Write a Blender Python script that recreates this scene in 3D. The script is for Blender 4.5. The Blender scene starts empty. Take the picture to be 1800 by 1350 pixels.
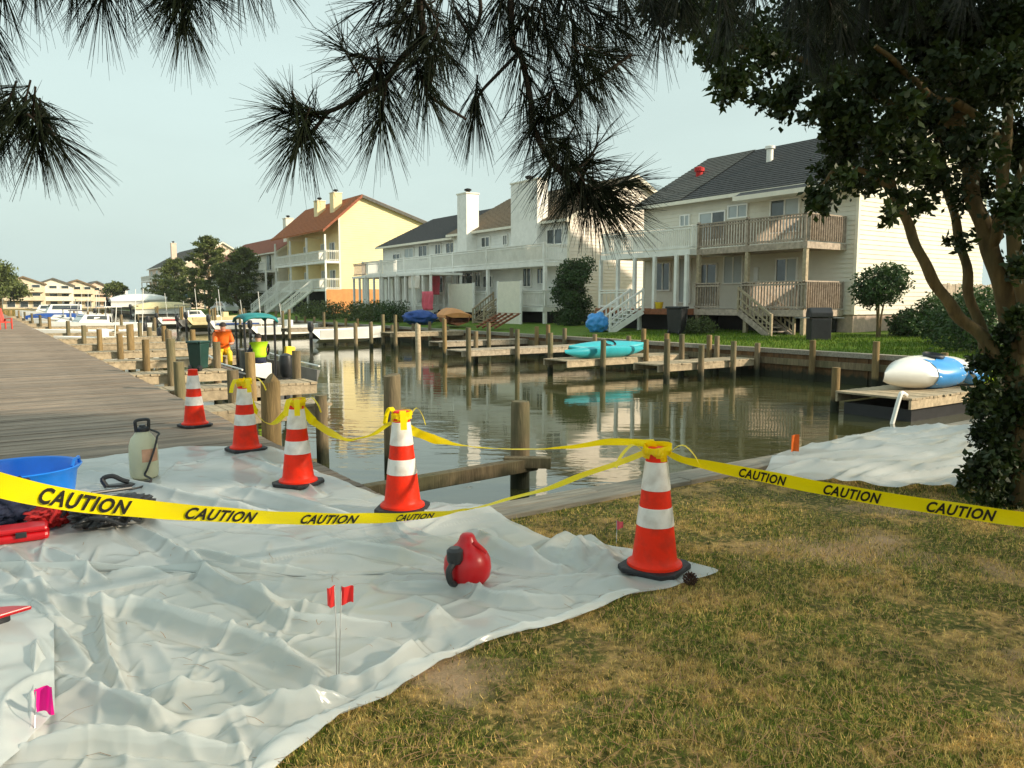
import bpy, bmesh, math, random
import numpy as np
from mathutils import Vector, Matrix, noise as mnoise

# ------------------------------------------------------------------ camera, sky, sun, exposure
R = math.radians
SC = bpy.context.scene
COL = SC.collection
YAW, PITCH, FPX, CAMH = 34.6, 6.1, 1352.0, 1.55
cam_d = bpy.data.cameras.new('camera'); cam = bpy.data.objects.new('camera', cam_d); COL.objects.link(cam)
cam.location = (0, 0, CAMH); cam.rotation_euler = (R(90 - PITCH), 0, R(-YAW))
cam_d.sensor_width = 36; cam_d.lens = 36 * FPX / 1800; cam_d.clip_end = 3000; cam_d.clip_start = 0.05
SC.camera = cam
SUN_AZ = (0.66, -0.75); SUN_EL = 24
wd = bpy.data.worlds.new('World'); SC.world = wd; wd.use_nodes = True
nt = wd.node_tree; bg = nt.nodes['Background']
sky = nt.nodes.new('ShaderNodeTexSky'); sky.sky_type = 'NISHITA'; sky.sun_disc = False
sky.sun_elevation = R(SUN_EL); sky.sun_rotation = math.atan2(SUN_AZ[0], SUN_AZ[1])
sky.air_density = 1.6; sky.dust_density = 6.0; sky.ozone_density = 1.6; sky.altitude = 0
hz = nt.nodes.new('ShaderNodeMix'); hz.data_type = 'RGBA'; hz.inputs[0].default_value = 0.86
nt.links.new(sky.outputs[0], hz.inputs[6]); hz.inputs[7].default_value = (3.68, 4.55, 4.36, 1)
hn = nt.nodes.new('ShaderNodeTexNoise'); hn.inputs['Scale'].default_value = 2.2; hn.inputs['Detail'].default_value = 5; hc_ = nt.nodes.new('ShaderNodeTexCoord'); hm0 = nt.nodes.new('ShaderNodeMapping'); hm0.inputs['Scale'].default_value = (1, 1, 3.5)
nt.links.new(hc_.outputs['Generated'], hm0.inputs[0]); nt.links.new(hm0.outputs[0], hn.inputs['Vector'])
hr = nt.nodes.new('ShaderNodeMapRange'); hr.inputs[1].default_value = .3; hr.inputs[2].default_value = .7; hr.inputs[3].default_value = .94; hr.inputs[4].default_value = 1.05; nt.links.new(hn.outputs['Fac'], hr.inputs[0])
hs_ = nt.nodes.new('ShaderNodeVectorMath'); hs_.operation = 'SCALE'; nt.links.new(hz.outputs[2], hs_.inputs[0]); nt.links.new(hr.outputs[0], hs_.inputs['Scale'])   # thin uneven haze
nt.links.new(hs_.outputs[0], bg.inputs[0]); bg.inputs[1].default_value = 0.10
sd = bpy.data.lights.new('sun', 'SUN'); sun = bpy.data.objects.new('sun', sd); COL.objects.link(sun)
sd.energy = 2.9; sd.angle = R(2.5); sd.color = (1.0, 0.86, 0.66)
_h = math.hypot(*SUN_AZ); _c = math.cos(R(SUN_EL)) / _h
SUNV = Vector((SUN_AZ[0] * _c, SUN_AZ[1] * _c, math.sin(R(SUN_EL))))
sun.rotation_euler = SUNV.to_track_quat('Z', 'Y').to_euler()
SC.view_settings.view_transform = 'Standard'; SC.view_settings.look = 'None'
SC.view_settings.exposure = 1.0; SC.view_settings.gamma = 1.0
SC.render.engine = 'CYCLES'
SC.cycles.use_denoising = True
SC.cycles.max_bounces = 6; SC.cycles.transparent_max_bounces = 8
SC.cycles.caustics_reflective = False; SC.cycles.caustics_refractive = False

random.seed(7); RNG = np.random.default_rng(7)

# ------------------------------------------------------------------ where a line of sight meets a known plane (x across the canal, y along it)
_sy, _cy = math.sin(R(YAW)), math.cos(R(YAW)); _sp, _cp = math.sin(R(PITCH)), math.cos(R(PITCH))
def ray(u, v):
    xc = (u - 900) / FPX; yc = (675 - v) / FPX
    f = _cp + yc * _sp; z = -_sp + yc * _cp
    return Vector((xc * _cy + f * _sy, -xc * _sy + f * _cy, z))
def G(u, v, z=0.0):                       # point on the level z
    d = ray(u, v); k = (z - CAMH) / d.z
    return Vector((d.x * k, d.y * k, z))
def P(u, v, dist):                        # point at a forward distance
    d = ray(u, v); f = d.x * _sy + d.y * _cy; k = dist / f
    return Vector((d.x * k, d.y * k, CAMH + d.z * k))
def F(u, v, x):                           # point on the plane x (facades along the canal) -> (y, z)
    d = ray(u, v); k = x / d.x
    return d.y * k, CAMH + d.z * k
def fwd(p): return p[0] * _sy + p[1] * _cy
def rgt(p): return p[0] * _cy - p[1] * _sy
def CW(r, f, z=0.0):                      # right / forward ground metres -> world
    return Vector((r * _cy + f * _sy, -r * _sy + f * _cy, z))

# ------------------------------------------------------------------ materials
MATS = {}
def nd(t, k, **kw):
    n = t.nodes.new(k)
    for a, b in kw.items(): setattr(n, a, b)
    return n
def M(name, col, rough=.6, var=.2, scale=4, col2=None, bump=0, bscale=40, stretch=(1, 1, 1), metal=0, spec=.4, rnd=0, trans=0, dirt=None, dscale=1.2, damt=.5, coat=0, coord='Object'):
    if name in MATS: return MATS[name]
    m = bpy.data.materials.new(name); m.use_nodes = True; t = m.node_tree; b = t.nodes['Principled BSDF']; L = t.links.new
    tc = nd(t, 'ShaderNodeTexCoord'); mp = nd(t, 'ShaderNodeMapping'); mp.inputs['Scale'].default_value = stretch
    L(tc.outputs[coord], mp.inputs[0])
    oi = nd(t, 'ShaderNodeObjectInfo')
    if rnd:
        ml = nd(t, 'ShaderNodeVectorMath', operation='SCALE'); ml.inputs[0].default_value = (17, 31, 9)
        L(oi.outputs['Random'], ml.inputs['Scale']); L(ml.outputs[0], mp.inputs['Location'])
    no = nd(t, 'ShaderNodeTexNoise'); no.inputs['Scale'].default_value = scale; no.inputs['Detail'].default_value = 7; no.inputs['Roughness'].default_value = .62
    L(mp.outputs[0], no.inputs['Vector'])
    rp = nd(t, 'ShaderNodeValToRGB'); rp.color_ramp.elements[0].position = .32; rp.color_ramp.elements[1].position = .68
    a = [c * (1 - var) for c in col]; z = list(col2) if col2 else [min(1, c * (1 + var)) for c in col]
    rp.color_ramp.elements[0].color = (*a, 1); rp.color_ramp.elements[1].color = (*z, 1)
    L(no.outputs['Fac'], rp.inputs[0]); out = rp.outputs[0]
    if dirt:
        n2 = nd(t, 'ShaderNodeTexNoise'); n2.inputs['Scale'].default_value = dscale; n2.inputs['Detail'].default_value = 5
        L(tc.outputs['Object'], n2.inputs['Vector'])
        r2 = nd(t, 'ShaderNodeValToRGB'); r2.color_ramp.elements[0].position = .45; r2.color_ramp.elements[1].position = .7
        r2.color_ramp.elements[1].color = (damt, damt, damt, 1)
        L(n2.outputs['Fac'], r2.inputs[0])
        mx = nd(t, 'ShaderNodeMix', data_type='RGBA'); L(r2.outputs[0], mx.inputs[0]); L(out, mx.inputs[6]); mx.inputs[7].default_value = (*dirt, 1); out = mx.outputs[2]
    if rnd:
        hs = nd(t, 'ShaderNodeHueSaturation'); ma = nd(t, 'ShaderNodeMapRange'); ma.inputs[3].default_value = 1 - rnd; ma.inputs[4].default_value = 1 + rnd
        L(oi.outputs['Random'], ma.inputs[0]); L(ma.outputs[0], hs.inputs['Value']); L(out, hs.inputs['Color']); out = hs.outputs[0]
    L(out, b.inputs['Base Color']); b.inputs['Roughness'].default_value = rough; b.inputs['Metallic'].default_value = metal
    b.inputs['Specular IOR Level'].default_value = spec
    if coat: b.inputs['Coat Weight'].default_value = coat; b.inputs['Coat Roughness'].default_value = .15
    if bump:
        n3 = nd(t, 'ShaderNodeTexNoise'); n3.inputs['Scale'].default_value = bscale; n3.inputs['Detail'].default_value = 6
        L(mp.outputs[0], n3.inputs['Vector'])
        bp = nd(t, 'ShaderNodeBump'); bp.inputs['Strength'].default_value = bump; bp.inputs['Distance'].default_value = .02
        L(n3.outputs['Fac'], bp.inputs['Height']); L(bp.outputs[0], b.inputs['Normal'])
    if trans:
        tr = nd(t, 'ShaderNodeBsdfTranslucent'); L(out, tr.inputs[0]); ms = nd(t, 'ShaderNodeMixShader'); ms.inputs[0].default_value = trans
        L(b.outputs[0], ms.inputs[1]); L(tr.outputs[0], ms.inputs[2]); L(ms.outputs[0], t.nodes['Material Output'].inputs[0])
    MATS[name] = m
    return m

m_deck = M('boardwalk wood', (.26, .205, .155), .8, .4, 9, stretch=(.25, 5, 5), bump=.5, bscale=30, rnd=.22, dirt=(.13, .095, .065), dscale=.45, damt=.75)
m_wood = M('grey weathered timber', (.36, .30, .22), .8, .35, 8, stretch=(1, 1, 1), bump=.4, bscale=25, rnd=.15)
m_woodtan = M('pale weathered timber', (.40, .32, .21), .8, .3, 8, bump=.4, bscale=25, rnd=.15)
m_pile = M('piling timber', (.20, .15, .085), .85, .4, 5, stretch=(3, 3, .4), bump=.6, bscale=18, rnd=.2, dirt=(.10, .11, .05), dscale=1.0, damt=.7)
m_piley = M('yellow brown piling timber', (.23, .155, .065), .85, .35, 5, stretch=(3, 3, .4), bump=.6, bscale=18, rnd=.2)
m_bulk = M('brown bulkhead timber', (.20, .095, .036), .85, .4, 4, stretch=(3, 3, .35), bump=.5, bscale=15, rnd=.3, dirt=(.06, .05, .025), dscale=.9, damt=.7)
m_cap = M('bulkhead cap timber', (.30, .265, .21), .85, .35, 5, stretch=(.4, 4, 4), bump=.5, bscale=22, rnd=.12)
m_orange = M('cone orange', (.90, .026, .003), .45, .08, 3, spec=.25, dirt=(.30, .03, .015), dscale=11, damt=.45, bump=.15, bscale=30)
m_collar = M('reflective collar', (.80, .76, .72), .35, .06, 8, dirt=(.5, .42, .36), dscale=14, damt=.5)
m_rubber = M('black rubber', (.022, .022, .026), .6, .3, 10, bump=.2)
m_tape = M('yellow caution tape', (1.0, .78, .004), .32, .04, 4, spec=.4, trans=.4)
m_ink = M('black ink', (.012, .01, .008), .5, .1)
m_whitep = M('white paint', (.86, .84, .78), .5, .06, 3, dirt=(.5, .48, .42), dscale=2, damt=.25)
m_trim = M('cream trim', (.80, .75, .62), .5, .06, 3)
m_cream = M('cream siding', (.72, .68, .57), .55, .06, 1.3, dirt=(.60, .56, .46), dscale=.35, damt=.5)
m_pinkw = M('pale pink siding', (.82, .73, .63), .55, .07, 1.3)
m_greyw = M('pale grey siding', (.82, .81, .76), .55, .07, 1.3, dirt=(.5, .5, .46), dscale=.4, damt=.4)
m_yellow = M('yellow siding', (.86, .71, .38), .55, .06, 1.3, dirt=(.76, .60, .30), dscale=.3, damt=.5)
m_tan = M('tan siding', (.68, .58, .42), .6, .1, 1)
m_peach = M('peach siding', (.70, .55, .43), .6, .1, 1)
m_roofd = M('charcoal shingle', (.058, .060, .062), .85, .35, 6, bump=.3, bscale=20)
m_roofg = M('grey shingle', (.115, .112, .10), .85, .3, 6, bump=.3, bscale=20)
m_roofb = M('brown shingle', (.20, .145, .09), .85, .3, 6, bump=.3, bscale=20)
m_roofo = M('rust orange shingle', (.36, .115, .035), .85, .35, 5, bump=.3, bscale=20)
m_roofr = M('red brown shingle', (.30, .10, .055), .85, .35, 5, bump=.3, bscale=20)
m_glass = M('window glass', (.045, .06, .065), .06, .5, 1.0, spec=.9)
m_blind = M('pale blind', (.38, .42, .42), .3, .1, 1.0, spec=.6)
m_redwood = M('red brown deck timber', (.28, .10, .045), .75, .3, 5, bump=.3)
m_weath = M('weathered brown railing timber', (.40, .32, .25), .8, .35, 6, bump=.3, rnd=.1)
m_orangew = M('orange tan plywood', (.62, .27, .09), .7, .15, 2)
m_brick = M('pale block foundation', (.55, .42, .34), .85, .2, 5)
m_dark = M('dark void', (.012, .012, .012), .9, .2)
m_black = M('black plastic', (.02, .021, .024), .4, .3, 6, spec=.5)
m_navy = M('navy cloth', (.018, .024, .055), .8, .3, 9, bump=.4)
m_red = M('red plastic', (.55, .005, .010), .3, .15, 5, spec=.5)
m_redc = M('red cloth', (.48, .02, .02), .8, .25, 9, bump=.4)
m_blue = M('blue plastic', (.01, .22, .80), .3, .12, 3, spec=.5, trans=.12)
m_tank = M('milky tank plastic', (.72, .70, .50), .35, .08, 4, trans=.2)
m_label = M('faded orange label', (.62, .34, .22), .6, .2, 9)
m_flag = M('fluorescent red flag', (.95, .05, .05), .5, .08, 6, trans=.35)
m_mag = M('magenta flag', (.92, .01, .30), .5, .05, 6, trans=.35)
m_wire = M('steel wire', (.30, .31, .31), .4, .1, metal=.8)
m_teal = M('teal canvas', (.02, .22, .23), .6, .2, 4, bump=.2)
m_kteal = M('turquoise plastic', (.03, .38, .45), .35, .12, 3, spec=.5)
m_kblue = M('sky blue plastic', (.05, .30, .72), .35, .12, 3, spec=.5)
m_gel = M('white gelcoat', (.80, .80, .76), .25, .06, 2, spec=.5)
m_creamb = M('cream boat cover', (.74, .62, .34), .7, .12, 3, bump=.3, bscale=6)
m_hullg = M('dull grey aluminium hull', (.16, .16, .15), .45, .2, 3, metal=.3)
m_lime = M('lime safety cloth', (.50, .80, .02), .6, .1, 6)
m_orj = M('orange safety cloth', (.85, .16, .015), .6, .15, 6)
m_yelj = M('yellow rain cloth', (.85, .58, .03), .6, .1, 6)
m_skin = M('skin', (.52, .27, .19), .55, .08, 10)
m_hair = M('dark hair', (.03, .02, .015), .7, .2)
m_pinkc = M('pink towel cloth', (.75, .12, .17), .8, .12, 4)
m_bluet = M('blue tarp', (.015, .07, .30), .5, .2, 3)
m_gbin = M('dark green plastic', (.014, .05, .04), .45, .2, 4)
m_bark = M('brown bark', (.13, .088, .036), .9, .45, 7, stretch=(2, 2, .5), bump=.8, bscale=14, dirt=(.10, .10, .045), dscale=2.5, damt=.6)
m_pbark = M('pine bark', (.025, .017, .011), .9, .4, 9, bump=.8, bscale=20)
m_leaf = M('dark evergreen leaf', (.014, .030, .006), .5, .5, 2.2, col2=(.045, .075, .013), spec=.35, trans=.2)
m_leaf2 = M('hedge leaf', (.028, .065, .015), .55, .45, 2.0, col2=(.06, .12, .025), trans=.2)
m_leaf3 = M('cedar foliage', (.06, .10, .025), .6, .5, .8, col2=(.19, .23, .055), trans=.25)
m_leaf4 = M('light shrub leaf', (.07, .12, .03), .6, .4, 1.2, col2=(.14, .17, .05), trans=.2)
m_needle = M('pine needle', (.008, .013, .004), .55, .5, 3, spec=.15, trans=.05)
m_pinec = M('dark brown cone scale', (.06, .025, .015), .8, .4, 20)
m_carw = M('white car paint', (.75, .75, .74), .25, .03, coat=.5)
m_chr = M('red chair plastic', (.60, .05, .03), .45, .15)

# lawn: dry patches, green patches, bare soil
def lawn_mat(name, green, straw, soil, soil_on=.58, per_blade=False):
    m = bpy.data.materials.new(name); m.use_nodes = True; t = m.node_tree; b = t.nodes['Principled BSDF']; L = t.links.new
    g = nd(t, 'ShaderNodeNewGeometry')
    def no(s, d=5, off=0):
        mp = nd(t, 'ShaderNodeMapping'); mp.inputs['Location'].default_value = (off, off * 1.7, 0); mp.inputs['Scale'].default_value = (1, 1, .05); L(g.outputs['Position'], mp.inputs[0])
        n = nd(t, 'ShaderNodeTexNoise'); n.inputs['Scale'].default_value = s; n.inputs['Detail'].default_value = d; n.inputs['Roughness'].default_value = .6
        L(mp.outputs[0], n.inputs['Vector']); return n.outputs['Fac']
    def rr(f, a, z):
        r = nd(t, 'ShaderNodeMapRange'); r.inputs[1].default_value = a; r.inputs[2].default_value = z; L(f, r.inputs[0]); return r.outputs[0]
    def mix(f, a, c):
        x = nd(t, 'ShaderNodeMix', data_type='RGBA'); L(f, x.inputs[0])
        for i, q in ((6, a), (7, c)):
            if isinstance(q, tuple): x.inputs[i].default_value = (*q, 1)
            else: L(q, x.inputs[i])
        return x.outputs[2]
    a = mix(rr(no(2.4, 9), .49, .58), green, straw)
    a2 = mix(rr(no(11, 5, 3), .42, .66), a, tuple(c * .45 for c in green))
    a3 = mix(rr(no(30, 3, 9), .5, .75), a2, tuple(min(1, c * 1.45) for c in straw))
    o = mix(rr(no(1.0, 4, 21), soil_on, soil_on + .12), a3, soil)
    for (u, v, r) in BARE:
        c = G(u, v); ds = nd(t, 'ShaderNodeVectorMath', operation='DISTANCE'); L(g.outputs['Position'], ds.inputs[0]); ds.inputs[1].default_value = tuple(c)
        ad = nd(t, 'ShaderNodeMath', operation='MULTIPLY_ADD'); L(no(5, 5, u * .1), ad.inputs[0]); ad.inputs[1].default_value = r * 3.0; L(ds.outputs['Value'], ad.inputs[2])
        o = mix(rr(ad.outputs[0], r * 2.5, r * 1.7), o, soil)
    if per_blade:
        at = nd(t, 'ShaderNodeAttribute', attribute_name='tone'); o = mix(rr(at.outputs['Fac'], .55, .95), o, tuple(min(1, c * 1.2) for c in straw)); o = mix(rr(at.outputs['Fac'], .28, .0), o, tuple(c * .5 for c in green))
    L(o, b.inputs['Base Color']); b.inputs['Roughness'].default_value = .8; b.inputs['Specular IOR Level'].default_value = .15
    bp = nd(t, 'ShaderNodeBump'); bp.inputs['Strength'].default_value = .6; bp.inputs['Distance'].default_value = .03
    L(no(35, 6, 5), bp.inputs['Height']); L(bp.outputs[0], b.inputs['Normal'])
    return m
BARE = [(790, 1190, .26), (1560, 950, .10)]
m_lawn = lawn_mat('dry lawn soil', (.12, .115, .026), (.44, .28, .10), (.46, .30, .17), .56)
m_blade = lawn_mat('dry grass blade', (.17, .26, .03), (.76, .52, .18), (.60, .42, .20), .62, True)
m_lawnf = lawn_mat('far green lawn', (.085, .17, .012), (.15, .20, .02), (.16, .13, .05), .72)

def sheet_mat():
    m = bpy.data.materials.new('milky plastic sheeting'); m.use_nodes = True; t = m.node_tree; b = t.nodes['Principled BSDF']; L = t.links.new
    tc = nd(t, 'ShaderNodeTexCoord')
    n = nd(t, 'ShaderNodeTexNoise'); n.inputs['Scale'].default_value = 1.6; n.inputs['Detail'].default_value = 6; L(tc.outputs['Object'], n.inputs['Vector'])
    rp = nd(t, 'ShaderNodeValToRGB'); rp.color_ramp.elements[0].position = .3; rp.color_ramp.elements[1].position = .72
    rp.color_ramp.elements[0].color = (.66, .70, .68, 1); rp.color_ramp.elements[1].color = (.87, .89, .87, 1); L(n.outputs['Fac'], rp.inputs[0])
    L(rp.outputs[0], b.inputs['Base Color']); b.inputs['Roughness'].default_value = .2; b.inputs['Specular IOR Level'].default_value = .6
    n2 = nd(t, 'ShaderNodeTexNoise'); n2.noise_type = 'RIDGED_MULTIFRACTAL'; n2.inputs['Scale'].default_value = 3.2; n2.inputs['Detail'].default_value = 7; n2.inputs['Distortion'].default_value = .5; L(tc.outputs['Object'], n2.inputs['Vector'])
    bp = nd(t, 'ShaderNodeBump'); bp.inputs['Strength'].default_value = .65; bp.inputs['Distance'].default_value = .014; L(n2.outputs['Fac'], bp.inputs['Height']); L(bp.outputs[0], b.inputs['Normal'])
    tr = nd(t, 'ShaderNodeBsdfTranslucent'); L(rp.outputs[0], tr.inputs[0])
    ms = nd(t, 'ShaderNodeMixShader'); ms.inputs[0].default_value = .18; L(b.outputs[0], ms.inputs[1]); L(tr.outputs[0], ms.inputs[2])
    tp = nd(t, 'ShaderNodeBsdfTransparent'); m2 = nd(t, 'ShaderNodeMixShader'); m2.inputs[0].default_value = .29; L(ms.outputs[0], m2.inputs[1]); L(tp.outputs[0], m2.inputs[2])
    L(m2.outputs[0], t.nodes['Material Output'].inputs[0]); return m
m_sheet = sheet_mat()

def water_mat():
    m = bpy.data.materials.new('canal water'); m.use_nodes = True; t = m.node_tree; b = t.nodes['Principled BSDF']; L = t.links.new
    b.inputs['Base Color'].default_value = (.055, .057, .022, 1); b.inputs['Roughness'].default_value = .03; b.inputs['IOR'].default_value = 1.7; b.inputs['Specular IOR Level'].default_value = .62
    g = nd(t, 'ShaderNodeNewGeometry'); mp = nd(t, 'ShaderNodeMapping'); mp.inputs['Scale'].default_value = (1, 1, 1); mp.inputs['Rotation'].default_value = (0, 0, R(YAW)); L(g.outputs['Position'], mp.inputs[0])
    m2 = nd(t, 'ShaderNodeMapping'); m2.inputs['Scale'].default_value = (.55, 1.5, 1); L(mp.outputs[0], m2.inputs[0])
    n = nd(t, 'ShaderNodeTexNoise'); n.inputs['Scale'].default_value = 1.5; n.inputs['Detail'].default_value = 4; n.inputs['Roughness'].default_value = .5; L(m2.outputs[0], n.inputs['Vector'])
    bp = nd(t, 'ShaderNodeBump'); bp.inputs['Strength'].default_value = .22; bp.inputs['Distance'].default_value = .05; L(n.outputs['Fac'], bp.inputs['Height'])
    n4 = nd(t, 'ShaderNodeTexNoise'); n4.inputs['Scale'].default_value = .22; L(g.outputs['Position'], n4.inputs['Vector'])
    r = nd(t, 'ShaderNodeMapRange'); r.inputs[1].default_value = .4; r.inputs[2].default_value = .6; r.inputs[3].default_value = .07; r.inputs[4].default_value = .20; L(n4.outputs['Fac'], r.inputs[0]); L(r.outputs[0], bp.inputs['Strength'])
    L(bp.outputs[0], b.inputs['Normal']); return m
m_water = water_mat()
def wet_band(m, z0=-.62, col=(.022, .026, .012)):
    # algae and wet timber below the tide line
    t = m.node_tree; L = t.links.new; b = t.nodes['Principled BSDF']; src = b.inputs['Base Color'].links[0].from_socket
    g = nd(t, 'ShaderNodeNewGeometry'); sx = nd(t, 'ShaderNodeSeparateXYZ'); L(g.outputs['Position'], sx.inputs[0]); n = nd(t, 'ShaderNodeTexNoise'); n.inputs['Scale'].default_value = 6; L(g.outputs['Position'], n.inputs['Vector'])
    ad = nd(t, 'ShaderNodeMath', operation='MULTIPLY_ADD'); L(n.outputs['Fac'], ad.inputs[0]); ad.inputs[1].default_value = .3; L(sx.outputs['Z'], ad.inputs[2])
    r = nd(t, 'ShaderNodeMapRange'); r.inputs[1].default_value = z0 + .24; r.inputs[2].default_value = z0 + .06; L(ad.outputs[0], r.inputs[0])
    x = nd(t, 'ShaderNodeMix', data_type='RGBA'); L(r.outputs[0], x.inputs[0]); L(src, x.inputs[6]); x.inputs[7].default_value = (*col, 1); L(x.outputs[2], b.inputs['Base Color'])
for _m in (m_pile, m_piley, m_bulk): wet_band(_m)

# ------------------------------------------------------------------ mesh helpers
ORG = {}
def org(o): return ORG.get(o.name, Vector((0, 0, 0))) if o else Vector((0, 0, 0))
def tag(o, label=None, cat=None, group=None, kind=None):
    if label: o['label'] = label
    if cat: o['category'] = cat
    if group: o['group'] = group
    if kind: o['kind'] = kind
    return o
def thing(name, label, cat, loc=(0, 0, 0), rz=0, group=None):
    o = bpy.data.objects.new(name, None); COL.objects.link(o); o.location = loc; o.rotation_euler = (0, 0, rz); o.empty_display_size = .2
    ORG[o.name] = Vector(loc); return tag(o, label, cat, group)
def link(name, me, mat, parent=None, smooth=False, kind=None):
    o = bpy.data.objects.new(name, me); COL.objects.link(o)
    if mat and not me.materials: me.materials.append(mat)
    if parent: o.parent = parent
    if smooth:
        me.polygons.foreach_set('use_smooth', [True] * len(me.polygons))
    ORG[o.name] = org(parent)
    if kind: o['kind'] = kind
    return o
class MB:
    def __init__(s): s.v = []; s.f = []
    def add(s, vs, fs):
        n = len(s.v); s.v += [Vector(p) for p in vs]; s.f += [tuple(i + n for i in f) for f in fs]; return s
    def box(s, a, b):
        (x0, y0, z0), (x1, y1, z1) = a, b
        x0, x1 = min(x0, x1), max(x0, x1); y0, y1 = min(y0, y1), max(y0, y1); z0, z1 = min(z0, z1), max(z0, z1)
        return s.add([(x0, y0, z0), (x1, y0, z0), (x1, y1, z0), (x0, y1, z0), (x0, y0, z1), (x1, y0, z1), (x1, y1, z1), (x0, y1, z1)],
                     [(0, 3, 2, 1), (4, 5, 6, 7), (0, 1, 5, 4), (1, 2, 6, 5), (2, 3, 7, 6), (3, 0, 4, 7)])
    def bar(s, p, q, w, h, up=(0, 0, 1)):
        p = Vector(p); q = Vector(q); d = (q - p).normalized(); up = Vector(up)
        if abs(d.dot(up)) > .98: up = Vector((0, 1, 0))
        a = d.cross(up).normalized() * w / 2; b = a.cross(d).normalized() * h / 2
        return s.add([p - a - b, p + a - b, p + a + b, p - a + b, q - a - b, q + a - b, q + a + b, q - a + b],
                     [(0, 3, 2, 1), (4, 5, 6, 7), (0, 1, 5, 4), (1, 2, 6, 5), (2, 3, 7, 6), (3, 0, 4, 7)][::1])
    def tube(s, pts, rad, n=8, cap=True):
        pts = [Vector(p) for p in pts]
        if not hasattr(rad, '__len__'): rad = [rad] * len(pts)
        vs = []; fs = []; ref = None
        for i, p in enumerate(pts):
            d = (pts[min(i + 1, len(pts) - 1)] - pts[max(i - 1, 0)])
            d = d.normalized() if d.length > 1e-9 else Vector((0, 0, 1))
            if ref is None: ref = Vector((0, 0, 1)) if abs(d.z) < .9 else Vector((1, 0, 0))
            a = (ref - d * ref.dot(d)); a = a.normalized() if a.length > 1e-6 else d.orthogonal().normalized(); ref = a; b = d.cross(a)
            for k in range(n):
                t = 2 * math.pi * k / n; vs.append(p + (a * math.cos(t) + b * math.sin(t)) * rad[i])
            if i:
                for k in range(n):
                    k2 = (k + 1) % n; o = (i - 1) * n; fs.append((o + k, o + k2, o + n + k2, o + n + k))
        if cap:
            fs.append(tuple(range(n - 1, -1, -1))); o = (len(pts) - 1) * n; fs.append(tuple(o + k for k in range(n)))
        return s.add(vs, fs)
    def lathe(s, prof, n=24, c=(0, 0, 0), cap=True, sq=None):
        vs = []; fs = []
        for i, (r, z) in enumerate(prof):
            for k in range(n):
                t = 2 * math.pi * k / n; vs.append((c[0] + r * math.cos(t), c[1] + r * math.sin(t), c[2] + z))
            if i:
                for k in range(n):
                    k2 = (k + 1) % n; o = (i - 1) * n; fs.append((o + k, o + k2, o + n + k2, o + n + k))
        if cap:
            fs.append(tuple(range(n - 1, -1, -1))); o = (len(prof) - 1) * n; fs.append(tuple(o + k for k in range(n)))
        return s.add(vs, fs)
    def prism(s, poly, axis, a, b):
        """poly of 2D points in the plane normal to axis, extruded from a to b"""
        def p3(q, w): return {'x': (w, q[0], q[1]), 'y': (q[0], w, q[1]), 'z': (q[0], q[1], w)}[axis]
        n = len(poly)
        return s.add([p3(q, a) for q in poly] + [p3(q, b) for q in poly], [tuple(range(n))[::-1], tuple(range(n, 2 * n))] + [(i, (i + 1) % n, n + (i + 1) % n, n + i) for i in range(n)])
    def courses(s, O, a, u, n, H, step, lip, fl, fr):
        """overlapping boards: plane O + a*x + u*h; fl/fr give the left and right limits at height h"""
        O, a, u, n = map(Vector, (O, a, u, n)); h = 0
        while h < H - 1e-4:
            h2 = min(h + step, H); A = [fl(h), fr(h), fr(h2), fl(h2)]
            b0 = O + a * A[0] + u * h + n * lip; b1 = O + a * A[1] + u * h + n * lip; t1 = O + a * A[2] + u * h2 + n * .002; t0 = O + a * A[3] + u * h2 + n * .002
            s.add([b0, b1, t1, t0, O + a * A[0] + u * h, O + a * A[1] + u * h], [(0, 1, 2, 3), (0, 4, 5, 1)]); h = h2
        return s
    def build(s, name, mat, parent=None, smooth=False, kind=None, local=False, bevel=0):
        me = bpy.data.meshes.new(name); o0 = Vector((0, 0, 0)) if local else org(parent)
        me.from_pydata([tuple(p - o0) for p in s.v], [], s.f)
        bm = bmesh.new(); bm.from_mesh(me); bmesh.ops.recalc_face_normals(bm, faces=bm.faces); bm.to_mesh(me); bm.free()
        o = link(name, me, mat, parent, smooth, kind)
        if bevel:
            md = o.modifiers.new('bevel', 'BEVEL'); md.width = bevel; md.segments = 2; md.limit_method = 'ANGLE'
        if smooth:
            try: me.set_sharp_from_angle(angle=R(40))
            except Exception: pass
        return o
def np_mesh(name, V, Fq, mat, parent=None, kind=None, k=4):
    """fast mesh from arrays, all faces with k corners"""
    me = bpy.data.meshes.new(name); nv, nf = len(V), len(Fq); o0 = np.array(org(parent))
    me.vertices.add(nv); me.vertices.foreach_set('co', (V - o0).astype(np.float32).ravel())
    me.loops.add(nf * k); me.loops.foreach_set('vertex_index', Fq.astype(np.int32).ravel())
    me.polygons.add(nf); me.polygons.foreach_set('loop_start', np.arange(0, nf * k, k, dtype=np.int32))
    me.update(calc_edges=True); me.validate()
    return link(name, me, mat, parent, False, kind)
def copy_tree(o, loc, rz=None, label=None, group=None):
    c = o.copy(); COL.objects.link(c); c.location = loc; ORG[c.name] = Vector(loc)
    if rz is not None: c.rotation_euler = (0, 0, rz)
    if label: c['label'] = label
    if group: c['group'] = group
    for ch in list(o.children):
        k = ch.copy(); COL.objects.link(k); k.parent = c
        for g in list(ch.children):
            q = g.copy(); COL.objects.link(q); q.parent = k
    return c
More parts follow.
